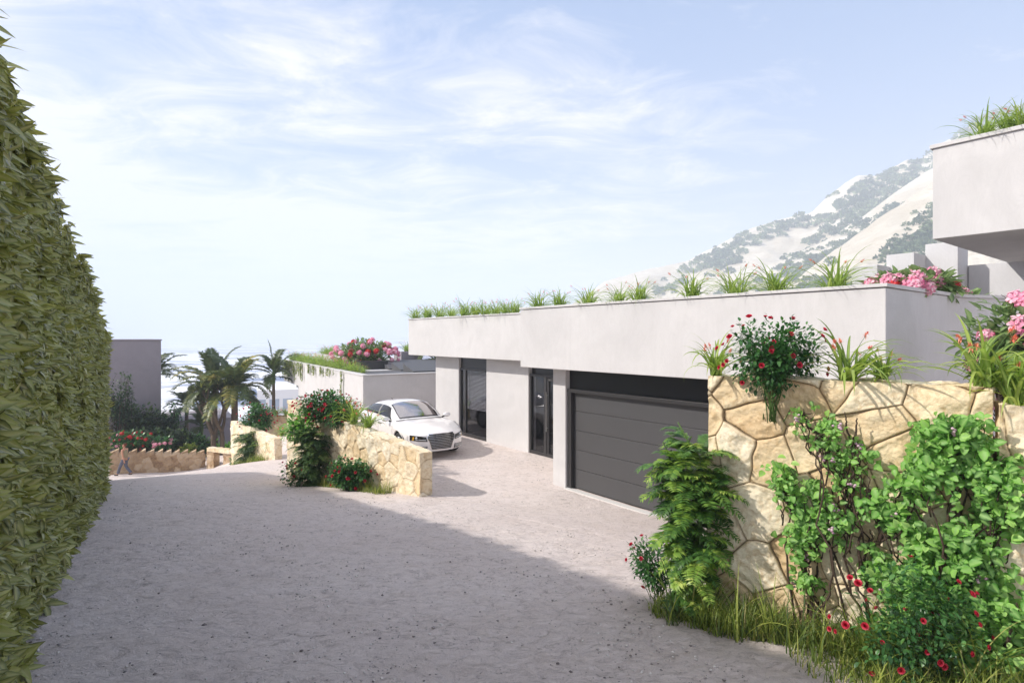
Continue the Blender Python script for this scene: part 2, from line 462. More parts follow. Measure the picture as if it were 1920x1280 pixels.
# ================================================================ FAR VALLEY AND MOUNTAIN
def build_valley():
    A = Acc()
    th = np.radians(np.linspace(20, 165, 240)); r = np.concatenate([np.linspace(60, 900, 150), np.geomspace(920, 5200, 70)])
    RR, TT = np.meshgrid(r, th, indexing='ij')
    X, Y = RR * np.cos(TT), RR * np.sin(TT)
    h = fbm(X / 160, Y / 110, oct=5, seed=31)
    far = smooth(1500, 4200, RR)
    ridge = np.abs(fbm(X / 700, Y / 500, oct=4, seed=77))
    rt = smooth(math.radians(110), math.radians(92), TT)
    Z = -31 + 2.6 * h * smooth(60, 300, RR) + far * (18 + 60 * (1 - ridge)) * 0.35 + rt * smooth(700, 1900, RR) * 45 * (1.1 - ridge)
    A.grid(np.stack([X, Y, Z], -1))
    m, nt, bs, out = new_mat('pale_valley')
    v = mapping(nt, (1, 1, 1))
    a = noise(nt, 0.006, 6, 0.6, mapping(nt, (0.55, 1.2, 1)), 1.6)
    b = noise(nt, 0.03, 6, 0.7, v, 0.6)
    c = mixc(nt, ramp(nt, a, [(0.44, (0, 0, 0)), (0.53, (1, 1, 1))]), (0.06, 0.11, 0.25), (0.80, 0.80, 0.81))
    c = mixc(nt, ramp(nt, b, [(0.5, (0, 0, 0)), (0.66, (0.45, 0.45, 0.45))]), c, (0.62, 0.64, 0.70))
    # sandy shore nearest the houses
    g = N(nt, 'ShaderNodeSeparateXYZ'); nt.links.new(v, g.inputs[0])
    dist = math_(nt, 'ADD', g.outputs[1], math_(nt, 'MULTIPLY', noise(nt, 0.01, 4, 0.6, v), 60))
    sh = ramp(nt, math_(nt, 'DIVIDE', dist, 1000), [(0.20, (1, 1, 1)), (0.23, (0, 0, 0))])
    c = mixc(nt, sh, c, (0.62, 0.58, 0.50))
    nt.links.new(c, bs.inputs['Base Color']); bs.inputs['Roughness'].default_value = 0.9
    tag(A.obj('valley', m, smooth_=True), kind='structure')
build_valley()

RIDGES = [  # photo column -> row of each skyline, and the distance of its crest
 (620, [(1040,590),(1090,560),(1130,530),(1200,508),(1290,490),(1340,462),(1400,432),(1460,412),(1520,400),(1560,362),(1585,342),(1610,329),(1640,330),(1665,318),(1700,301),(1722,302),(1760,272),(1840,225),(1900,200),(2000,170),(2200,150),(2600,140)], 1.0),
 (470, [(1180,600),(1280,566),(1380,533),(1450,494),(1540,455),(1620,405),(1680,360),(1747,318),(1850,262),(1950,215),(2200,190),(2600,170)], 0.9),
 (330, [(1300,600),(1420,560),(1500,520),(1563,470),(1640,415),(1747,343),(1850,285),(1980,230),(2200,200),(2600,190)], 0.8),
]
def ridge_z(k, b, rr):
    """height of ridge k at bearing b (=X/Y) and forward distance rr"""
    D, pts, _ = RIDGES[k]
    px = CX + b * F_PX
    e = -(np.interp(px, [p[0] for p in pts], [p[1] for p in pts]) - HZ) / F_PX
    zc = e * D
    t = rr / D
    front = np.clip((t - 0.52) / 0.48, 0, 1)
    back = np.clip(1 - (t - 1) / 0.6, 0, 1)
    prof = np.where(t <= 1, front ** 0.9, back)
    gul = np.abs(fbm(b * 9 + k * 5 + rr / 160.0, rr / 90.0, oct=4, seed=40 + k)) * 0.13 * D * 0.12 * np.where(t <= 1, np.sin(np.pi * np.clip(front, 0, 1)), 0)
    return -16 + (zc + 16) * prof - gul
def build_mountain():
    m, nt, bs, out = new_mat('dry_grass_slope')
    v = mapping(nt)
    a = noise(nt, 0.02, 7, 0.6, v, 0.5); b = noise(nt, 0.15, 7, 0.75, mapping(nt, (1, 1, 2.5)), 0.8)
    c = mixc(nt, ramp(nt, a, [(0.38, (0, 0, 0)), (0.66, (1, 1, 1))]), (0.48, 0.43, 0.34), (0.64, 0.60, 0.52))
    c = mixc(nt, math_(nt, 'MULTIPLY', ramp(nt, b, [(0.5, (0, 0, 0)), (0.68, (1, 1, 1))]), 0.6), c, (0.36, 0.29, 0.20))
    nt.links.new(c, bs.inputs['Base Color']); bs.inputs['Roughness'].default_value = 0.95
    bump(nt, bs, math_(nt, 'ADD', a, math_(nt, 'MULTIPLY', b, 0.3)), 0.6, 6)
    A = Acc()
    for k, (D, pts, _) in enumerate(RIDGES):
        b0 = (pts[0][0] - CX) / F_PX; b1 = (pts[-1][0] - CX) / F_PX
        bb = np.linspace(b0, b1, 260); tt = np.concatenate([np.linspace(0.5, 1, 90), np.linspace(1.03, 1.5, 12)])
        B, T = np.meshgrid(bb, tt, indexing='ij')
        Y = T * D; X = B * Y
        Z = ridge_z(k, B, Y) + fbm(X / 14, Y / 14, oct=4, seed=60) * 0.8
        A.grid(np.stack([X, Y, Z], -1))
    tag(A.obj('mountain', m, smooth_=True), kind='structure')
    # scrub growing in bands on the slopes
    rng = np.random.default_rng(11)
    S = Acc()
    leaf = (np.array([[-.5, 0, 0], [.5, 0, 0], [.35, 1, .2], [-.4, .8, .1]]), np.array([[0, 1, 2], [0, 2, 3]]), np.array([0, 0, 0, 0.]))
    bands = [  # photo points the scrub bands follow, half-width px, ridge, count
     ([(1180,590),(1290,520),(1370,470),(1445,437),(1530,408)], 13, 0, 190),
     ([(1290,515),(1400,460)], 20, 0, 60),
     ([(1470,500),(1560,470),(1590,395),(1680,360),(1747,312)], 24, 0, 300),
     ([(1590,385),(1660,380),(1747,300)], 28, 0, 220),
     ([(1220,560),(1330,545),(1450,540),(1540,520),(1600,505)], 26, 1, 150),
     ([(1480,512),(1560,485),(1620,440),(1700,392)], 20, 1, 300),
     ([(1490,550),(1600,535),(1680,490),(1747,460),(1800,440)], 24, 2, 330),
     ([(1690,500),(1747,430),(1790,400)], 22, 2, 160),
     ([(1800,270),(1860,225),(1920,205),(1990,190)], 16, 0, 200)]
    P, Fd, Sc, Rn = [], [], [], []
    for line, hw, k, cnt in bands:
        cnt = int(cnt * 0.55)
        seg = rng.integers(0, len(line) - 1, cnt); u = rng.random(cnt)
        la = np.array(line, float)
        q = la[seg] * (1 - u[:, None]) + la[seg + 1] * u[:, None] + rng.normal(0, hw, (cnt, 2)) * np.array([1.0, 0.75])
        D = RIDGES[k][0]
        for (px, py) in q:
            b = (px - CX) / F_PX; e = -(py - HZ) / F_PX
            rr = np.linspace(0.53 * D, D, 60)
            hz = ridge_z(k, np.full(60, b), rr)
            el = hz / rr
            i = np.argmax(el >= e)
            if el[i] < e: continue
            r0 = rr[i]; c = np.array([b * r0, r0, hz[i]])
            sz = (1.6 + 3.2 * rng.random()) * D / 480
            nl = 70
            d = rng.normal(size=(nl, 3)); d /= np.linalg.norm(d, axis=1)[:, None]; d[:, 2] = np.abs(d[:, 2])
            P.append(c + d * sz * np.array([1, 1, 0.9]) * (0.55 + 0.5 * rng.random((nl, 1)))); Fd.append(d + rng.normal(0, .5, (nl, 3)))
            Sc.append(np.full(nl, sz * 0.36)); Rn.append(np.clip(rng.random() * 0.6 + rng.random(nl) * 0.4, 0, 1))
    S.inst(leaf, np.vstack(P), np.vstack(Fd), (0.2, -1, 0.6), np.concatenate(Sc), np.concatenate(Rn))
    mt = leafmat('scrub_leaves', [(0, (0.06, 0.10, 0.07)), (0.6, (0.14, 0.20, 0.11)), (1, (0.30, 0.38, 0.18))], 0.2, 0.8)
    o = S.obj('mountain_scrub', mt)
    tag(o, 'dark green scrub growing in bands across the pale mountain slope', 'scrub', kind='stuff')
build_mountain()

# the air over the valley: pale haze around the whole place, sky outside
HAZE_D = 0.00115
def build_haze():
    A = Acc().box(-5400, 5400, -400, 5400, -46, 300)
    m, nt, bs, out = new_mat('pale_haze')
    nt.nodes.remove(bs)
    pv = N(nt, 'ShaderNodeVolumePrincipled')
    pv.inputs['Color'].default_value = (0.76, 0.82, 0.92, 1); pv.inputs['Density'].default_value = HAZE_D; pv.inputs['Anisotropy'].default_value = 0.0
    nt.links.new(pv.outputs[0], out.inputs['Volume'])
    tag(A.obj('haze', m), 'pale bluish haze hanging over the valley and the mountain', 'haze', kind='stuff')
build_haze()
# ================================================================ HOUSES
def frame(o, u, v):
    """local (t, d, z) -> place; t along the facade, d away from the camera"""
    o = np.array([o[0], o[1], 0.0]); u = np.array([u[0], u[1], 0.0]); v = np.array([v[0], v[1], 0.0])
    return lambda c: o + c[:, 0:1] * u + c[:, 1:2] * v + c[:, 2:3] * np.array([0, 0, 1.0])
U1, V1 = (-0.608, 0.794), (0.794, 0.608)
F1 = frame((0, 0), U1, V1)
def p1(t, d, z): return F1(np.array([[t, d, z]], float))[0]

def bevel(o, w=0.012):
    b = o.modifiers.new('bevel', 'BEVEL'); b.width = w; b.segments = 2; b.limit_method = 'ANGLE'; b.angle_limit = R(50)
    return o
FL = COURT

# ---- main house
house = empty('white_house', 'long white flat-roofed house with grey garage door and grass along its parapet', 'house', p1(10, 9, FL))
HI = Matrix.Translation(house.location).inverted()
def hpart(name, acc, mat, parent=None, bv=0.0, label=None, smooth_=False):
    me = acc.mesh(name, mat, smooth_)
    o = link(name, me, parent or house)
    if parent is None or parent is house: o.matrix_parent_inverse = HI.copy()
    if bv: bevel(o, bv)
    if label: o['label'] = label
    return o

def curved_side(d0, d1, t, rad, z0, z1, thick, n=14):
    """side wall running back at t, then swinging round towards the right"""
    pts = [(t, d0), (t, d1 * 0.5 + d0 * 0.5), (t, d1)]
    for k in range(1, n + 1):
        a = k / n * math.pi / 2
        pts.append((t - rad * (1 - math.cos(a)), d1 + rad * math.sin(a)))
    pts.append((t - rad - 3.0, d1 + rad))
    pts = np.array(pts)
    T = np.gradient(pts, axis=0); T /= np.linalg.norm(T, axis=1)[:, None]
    Nn = np.stack([T[:, 1], -T[:, 0]], 1)
    inn = pts + Nn * thick
    G = np.zeros((len(pts), 5, 3))
    for j, (q, z) in enumerate([(pts, z0), (pts, z1), (inn, z1), (inn, z0), (pts, z0)]):
        G[:, j, :2] = q; G[:, j, 2] = z
    return G
def add_curved(acc, G, fr):
    nu = G.shape[0]
    acc.grid(fr(G.reshape(-1, 3)).reshape(G.shape))
    acc.add(fr(G[0, :4]), Q=[[0, 1, 2, 3]]); acc.add(fr(G[-1, :4]), Q=[[3, 2, 1, 0]])

# main block: box of roof + fascia
a = Acc(); a.box(2.91, 10.69, 8.44, 13.0, -0.717, 0.655, F1)
hpart('fascia', a, M['plaster'], bv=0.012)
a = Acc(); a.box(2.885, 10.705, 8.415, 8.70, 0.665, 0.712, F1); hpart('parapet_cap', a, M['plaster'], bv=0.006)
# side wall facing the camera's right, curved at the back
a = Acc(); add_curved(a, curved_side(8.46, 11.3, 2.935, 1.9, FL - 0.3, 0.655, 0.25), F1); hpart('side_wall', a, M['plaster'])
a = Acc(); add_curved(a, curved_side(8.70, 11.3, 2.888, 1.94, 0.66, 0.711, 0.30), F1); hpart('parapet_cap', a, M['plaster'])
a = Acc(); a.box(3.3, 10.6, 8.72, 12.9, 0.60, 0.668, F1); hpart('planting_bed', a, M['soil'])
# right bed
a = Acc(); a.box(-0.5, 2.9, 13.3, 15.4, 0.3, 0.55, F1); hpart('planting_bed', a, M['soil'])
# left block
a = Acc(); a.box(10.70, 20.02, 10.22, 17.5, -0.690, 0.672, F1); hpart('fascia', a, M['plaster'], bv=0.012)
a = Acc(); a.box(10.71, 20.045, 10.195, 10.48, 0.675, 0.722, F1); hpart('parapet_cap', a, M['plaster'], bv=0.006)
a = Acc(); a.box(10.75, 19.9, 10.5, 17.3, 0.60, 0.682, F1); hpart('planting_bed', a, M['soil'])
# pillar beside the garage
a = Acc(); a.box(9.60, 10.03, 8.906, 10.745, FL - .1, -0.70, F1); hpart('pillar', a, M['plaster'], bv=0.008)
# right jamb of garage
a = Acc(); a.box(3.19, 4.60, 8.906, 9.2, FL - .1, -0.70, F1); hpart('wall', a, M['plaster'])
# left wall pieces
WD = 10.747
a = Acc()
for (t0, t1) in ((10.04, 11.95), (13.22, 15.44), (17.17, 18.81)):
    a.box(t0, t1, WD, WD + 0.3, FL - .1, -0.685, F1)
a.box(18.51, 18.81, WD + 0.3, 17.0, FL - .1, -0.685, F1)
hpart('wall', a, M['plaster'], bv=0.006)
# dark rooms behind the openings
a = Acc()
for (t0, t1, d0, d1) in ((11.5, 13.8, WD + 0.31, WD + 4), (14.9, 17.8, WD + 0.31, WD + 4)):
    a.box(t0, t1, d1, d1 + 0.05, FL, -0.70, F1); a.box(t0 - .05, t0, d0, d1, FL, -0.70, F1); a.box(t1, t1 + .05, d0, d1, FL, -0.70, F1)
    a.box(t0, t1, d0, d1, FL - 0.05, FL + 0.004, F1)
hpart('room', a, M['interior'])
# furniture glimpse behind the window: a low lounge chair block
# garage: dark header, frame, door with five leaves
a = Acc(); a.box(4.6, 9.60, 9.04, 9.2, -1.19, -0.70, F1); hpart('header_panel', a, M['dark_panel'])
gd = Acc()
for k in range(5):
    z0 = FL + 0.03 + k * 0.442; gd.box(4.72, 9.46, 9.06, 9.12, z0, z0 + 0.432, F1)
gdo = hpart('garage_door', gd, M['door_grey'], bv=0.004)
a = Acc(); a.box(9.47, 9.595, 8.96, 9.14, FL, -1.195, F1); a.box(4.605, 4.71, 8.96, 9.14, FL, -1.195, F1)
a.box(4.605, 9.595, 8.95, 9.14, -1.27, -1.192, F1)
hpart('door_frame', a, M['frame'], gdo, 0.004).matrix_parent_inverse = Matrix()
a = Acc(); a.box(4.72, 9.46, 9.10, 9.16, FL, -1.27, F1); o = hpart('seal', a, M['dark_panel'], gdo)
a = Acc(); a.box(4.4, 9.6, 8.84, 9.0, FL - .05, FL + 0.02, F1); hpart('threshold', a, M['sill'], bv=0.004)
# window
a = Acc(); a.box(15.44, 17.17, WD + 0.10, WD + 0.16, -1.10, -0.69, F1)
w = hpart('window', a, M['dark_panel'])
a = Acc()
for (t0, t1) in ((15.445, 15.50), (17.11, 17.165), (16.80, 16.84)): a.box(t0, t1, WD + 0.06, WD + 0.14, FL + 0.12, -1.10, F1)
a.box(15.445, 17.165, WD + 0.05, WD + 0.15, FL + 0.0, FL + 0.12, F1); a.box(15.445, 17.165, WD + 0.05, WD + 0.15, -1.16, -1.095, F1)
hpart('frame', a, M['frame'], w)
a = Acc(); a.box(15.50, 17.11, WD + 0.095, WD + 0.105, FL + 0.12, -1.16, F1); hpart('pane', a, M['glass'], w)
a = Acc()
for k in range(30):
    z = -1.22 - k * 0.045
    c = F1(np.array([[15.54, WD + 0.20, z], [16.95, WD + 0.20, z], [16.95, WD + 0.225, z + 0.011], [15.54, WD + 0.225, z + 0.011]]))
    a.add(c, Q=[[0, 1, 2, 3]]); a.add(c + np.array([0, 0, .002]), Q=[[3, 2, 1, 0]])
for t in (15.8, 16.7): a.box(t, t + .006, WD + .19, WD + .196, -2.5, -1.2, F1)
hpart('blind', a, M['blind'], w)
# glazed entrance
a = Acc(); a.box(11.96, 13.21, WD + 0.14, WD + 0.20, -1.10, -0.69, F1)
w = hpart('front_door', a, M['dark_panel'])
a = Acc()
for (t0, t1, dd) in ((13.15, 13.215, 0), (12.44, 12.56, 0), (12.36, 12.44, .02), (11.96, 12.03, .02)): a.box(t0, t1, WD + 0.04 + dd, WD + 0.14, FL + 0.02, -1.13, F1)
a.box(11.96, 13.215, WD + 0.035, WD + 0.145, -1.17, -1.10, F1); a.box(11.96, 13.215, WD + 0.045, WD + 0.145, FL, FL + 0.10, F1)
a.box(12.03, 12.36, WD + 0.06, WD + 0.135, -1.28, -1.18, F1)
hpart('frame', a, M['frame'], w, 0.004)
a = Acc(); a.box(12.56, 13.15, WD + 0.095, WD + 0.105, FL + 0.10, -1.17, F1); hpart('pane', a, M['glass'], w)
a = Acc(); a.box(12.03, 12.36, WD + 0.095, WD + 0.105, FL + 0.10, -1.28, F1); hpart('pane', a, M['glass'], w)
a = Acc(); a.tube([p1(12.40, WD - 0.0, FL + .75), p1(12.40, WD - 0.0, FL + 1.9)], 0.013, 8)
for z in (.85, 1.8): a.tube([p1(12.40, WD, FL + z), p1(12.40, WD + .06, FL + z)], 0.008, 6)
hpart('handle', a, simple('brushed_steel', (.5, .5, .5), .3, 1.0), w)

# ---- upper house at the right
up = empty('white_house', 'white cantilevered upper storey jutting in at the right edge', 'house', p1(0, 14, 0))
UI = Matrix.Translation(up.location).inverted()
def upart(name, acc, mat, bv=0.0, label=None):
    o = link(name, acc.mesh(name, mat), up); o.matrix_parent_inverse = UI.copy()
    if bv: bevel(o, bv)
    if label: o['label'] = label
a = Acc(); a.box(-9, 3.75, 13.2, 18.75, 1.906, 3.66, F1); upart('fascia', a, M['plaster'], 0.012)
a = Acc(); a.box(-9, 3.79, 13.16, 13.5, 3.665, 3.74, F1); a.box(3.45, 3.79, 13.5, 18.7, 3.665, 3.74, F1); upart('parapet_cap', a, M['plaster'], 0.008)
a = Acc(); a.box(-9, 3.4, 13.55, 18.6, 3.6, 3.69, F1); upart('planting_bed', a, M['soil'])
a = Acc(); a.box(-9, 3.1, 18.805, 19.1, -4, 1.9, F1); a.box(-9, 6.2, 18.76, 18.80, -4, 1.9, F1); upart('wall', a, M['plaster_far'])

# stepped white terrace walls behind the roof
steps = [((1597, 1645), 16.2, 1.86, 'lowest and leftmost of the white stepped terrace walls behind the roof'),
         ((1662, 1714), 17.04, 2.18, 'middle one of the white stepped terrace walls, left of the pink flowers'),
         ((1735, 1796), 17.9, 2.47, 'tallest white stepped terrace wall, beneath the corner of the upper storey')]
def t_at(px, D):
    Y = 1.2595 * D * F_PX / (px - 150); return (Y - 0.608 * D) / 0.794
for (x0, x1), D, zt, lab in steps:
    t0, t1 = t_at(x1, D), t_at(x0, D)
    a = Acc(); a.box(t0, t1 + 0.0, D, D + 0.86, -1.0, zt, F1)
    o = bevel(a.obj('terrace_wall', M['plaster_far']), 0.008); tag(o, lab, 'wall', 'white stepped terrace walls')
a = Acc(); a.box(t_at(1850, 18.7) - 3, t_at(1817, 18.7), 18.70, 18.755, -1.0, 1.9, F1)
tag(a.obj('terrace_wall', M['plaster_far']), 'white end wall shaded by the upper storey, behind the pink flowers', 'wall', 'white stepped terrace walls')

# ---- second house further down
O2 = (-6.2, 23.5); U2 = (-0.519, 0.855); V2 = (0.855, 0.519)
F2 = frame(O2, U2, V2)
h2 = empty('white_house', 'lower white flat-roofed house overgrown with trailing plants, beyond the parked car', 'house', (O2[0], O2[1], -5.84))
I2 = Matrix.Translation(h2.location).inverted()
def part2(name, acc, mat, bv=0.0, parent=None):
    o = link(name, acc.mesh(name, mat), parent or h2)
    if parent is None: o.matrix_parent_inverse = I2.copy()
    if bv: bevel(o, bv)
    return o
a = Acc(); a.box(0, 9.7, 0, 9, -6.2, -1.62, F2); a.box(9.7, 11.7, .25, 9, -6.2, -1.62, F2); a.box(9.7, 11.7, 0, .25, -4.25, -1.62, F2); a.box(11.7, 13.8, 0, 9, -6.2, -1.62, F2)
a.box(13.8, 19.0, 0, 9, -3.05, -1.62, F2)
part2('wall', a, M['plaster'])
a = Acc(); a.box(-.03, 19.03, -0.03, 0.28, -1.615, -1.57, F2); a.box(-.03, .28, .28, 9, -1.615, -1.57, F2); part2('parapet_cap', a, M['plaster'])
a = Acc(); a.box(9.72, 11.68, 0.17, 0.245, -5.9, -4.27, F2); gd2 = part2('garage_door', a, M['dark_panel'])
a = Acc()
for k in range(7): a.box(9.75, 11.65, 0.15, 0.17, -4.35 - k * .07, -4.32 - k * .07, F2)
part2('louvre', a, M['blind'], parent=gd2)
a = Acc(); a.box(13.9, 14.6, 0.9, 1.0, -4.2, -3.2, F2); part2('window', a, M['dark_panel'])
a = Acc(); a.box(14.6, 18.9, 3.0, 3.3, -6.2, -3.05, F2); part2('wall', a, M['plaster'])
# roof terrace: bed, raised planter, dark sloping roof panels, glass railing
a = Acc(); a.box(4.6, 18.8, 0.3, 1.7, -1.66, -1.56, F2); part2('planting_bed', a, M['soil'])
a = Acc(); a.box(10.1, 18.6, 1.9, 2.15, -1.61, -1.15, F2); part2('planter_wall', a, M['plaster'])
a = Acc(); a.box(10.1, 18.4, 2.16, 4.3, -1.61, -1.2, F2); part2('planting_bed', a, M['soil'])
a = Acc(); a.box(4.5, 10, 1.2, 2.6, -1.6, -1.2, F2); part2('planter_box', a, M['frame'])
a = Acc(); a.box(8.0, 9.3, 4.6, 5.9, -1.62, -0.85, F2); part2('chimney_block', a, M['grey_plaster'])
for k in range(4):
    t0 = 1.0 + k * 1.35
    a = Acc()
    c = np.array([[t0, 2.6 - k*.1, -1.55], [t0 + 1.3, 2.6 - k*.1, -1.25], [t0 + 1.3, 7.4, -1.25], [t0, 7.4, -1.55],
                  [t0, 2.6 - k*.1, -1.61], [t0 + 1.3, 2.6 - k*.1, -1.61], [t0 + 1.3, 7.4, -1.61], [t0, 7.4, -1.61]])
    a.add(F2(c), Q=[[0, 3, 2, 1], [4, 5, 6, 7], [0, 1, 5, 4], [1, 2, 6, 5], [2, 3, 7, 6], [3, 0, 4, 7]])
    part2('roof_panel', a, M['grey_deck'])
for k in range(6):
    a = Acc(); a.box(8.4, 8.43, 5.9 + k * 1.25, 5.93 + k * 1.25, -1.6, -0.72, F2); part2('railing_post', a, M['frame'])
for k in range(5):
    a = Acc(); a.box(8.41, 8.42, 5.95 + k * 1.25, 7.13 + k * 1.25, -1.55, -0.72, F2); part2('railing_glass', a, M['rail_glass'])
a = Acc(); a.box(0.3, 4.55, .3, 1.1, -1.7, -1.59, F2); a.box(0.3, 3.1, 1.1, 4.4, -1.7, -1.6, F2); a.box(0.3, 8.6, 4.4, 13, -1.7, -1.6, F2); part2('roof_deck', a, M['grey_deck'])

# ---- grey and distant buildings
def block(name, label, cat, corner, u, v, w, d, z0, z1, mat, extras=None):
    fr = frame(corner, u, v)
    e = empty(name, label, cat, (corner[0], corner[1], z0)); inv = Matrix.Translation(e.location).inverted()
    def pt(nm, acc, m, bv=0.0):
        o = link(nm, acc.mesh(nm, m), e); o.matrix_parent_inverse = inv.copy()
        if bv: bevel(o, bv)
        return o
    a = Acc(); a.box(0, w, 0, d, z0, z1, fr); pt('wall', a, mat, 0.02)
    a = Acc(); a.box(-.06, w + .06, -.06, d + .06, z1 + .002, z1 + .09, fr); pt('roof', a, mat, 0.01)
    if extras: extras(fr, pt)
    return e
c40 = at(302, 632, 40)
block('grey_building', 'tall plain grey rendered building rising behind the hedge and dark shrubs', 'building', (c40[0], c40[1]), (-0.8, -0.6), (-0.6, 0.8), 9, 8, -12, -0.24, M['grey_plaster'])
c = at(437, 632, 46)
def slot(fr, pt):
    a = Acc(); a.box(-.02, .0, 1.2, 2.2, -9.6, -8.3, fr); pt('window', a, M['dark_panel'])
block('grey_building', 'low grey rendered building seen through the dragon tree', 'building', (c[0], c[1]), (-0.85, -0.53), (-0.53, 0.85), 4.6, 6, -14, -6.6, M['grey_plaster'], slot)
c = at(395, 632, 54)
block('grey_building', 'small pale grey building behind the palm fronds, below the tall grey one', 'building', (c[0], c[1]), (-0.85, -0.53), (-0.53, 0.85), 4.6, 6, -16, -7.4, simple('pale_grey_render', (.5, .49, .5), .9))
c = at(560, 632, 95)
def shed_windows(fr, pt):
    a = Acc()
    for k in range(4): a.box(1 + k * 2.2, 2.6 + k * 2.2, -.06, -.01, -12.6, -10.8, fr)
    pt('window', a, simple('pale_blue_window', (.35, .42, .5), .3))
block('white_pavilion', 'small white flat pavilion standing down in the valley left of the lower house', 'building', (c[0], c[1] + 6), (-0.9, -0.4), (-0.4, 0.9), 9, 7, -46, -9.3, simple('white_render', (.8, .8, .8), .8), shed_windows)

# ================================================================ STONE WALLS
def voronoi(S, Z, cs, ch, seed):
    """distance to the joint, stone id and stone centre for wall coordinates"""
    shp = S.shape; s = S.ravel() / cs; z = Z.ravel() / ch
    i0, j0 = np.floor(s).astype(int), np.floor(z).astype(int)
    best = np.full((3, s.size), 1e9); seeds = []
    for di in (-2, -1, 0, 1, 2):
        for dj in (-2, -1, 0, 1, 2):
            i, j = i0 + di, j0 + dj
            h1 = _hash(i, j, np.zeros_like(i), seed); h2 = _hash(i, j, np.zeros_like(i), seed + 7); h3 = _hash(i, j, np.zeros_like(i), seed + 13)
            px = i + 0.5 + (h1 - .5) * 0.82 + (j % 2) * 0.5; py = j + 0.5 + (h2 - .5) * 0.82
            seeds.append((px, py, h3))
    PX = np.stack([q[0] for q in seeds]); PY = np.stack([q[1] for q in seeds]); H = np.stack([q[2] for q in seeds])
    dx, dy = (PX - s) * cs, (PY - z) * ch
    D = dx * dx + dy * dy
    k1 = np.argmin(D, 0); ar = np.arange(s.size)
    ax, ay = dx[k1, ar], dy[k1, ar]
    ex, ey = dx - ax, dy - ay
    L = np.sqrt(ex * ex + ey * ey)
    E = np.where(L < 1e-6, 9, ((ax + dx) / 2 * ex + (ay + dy) / 2 * ey) / np.maximum(L, 1e-6))
    e = E.min(0)
    return e.reshape(shp), H[k1, ar].reshape(shp), ax.reshape(shp), ay.reshape(shp)

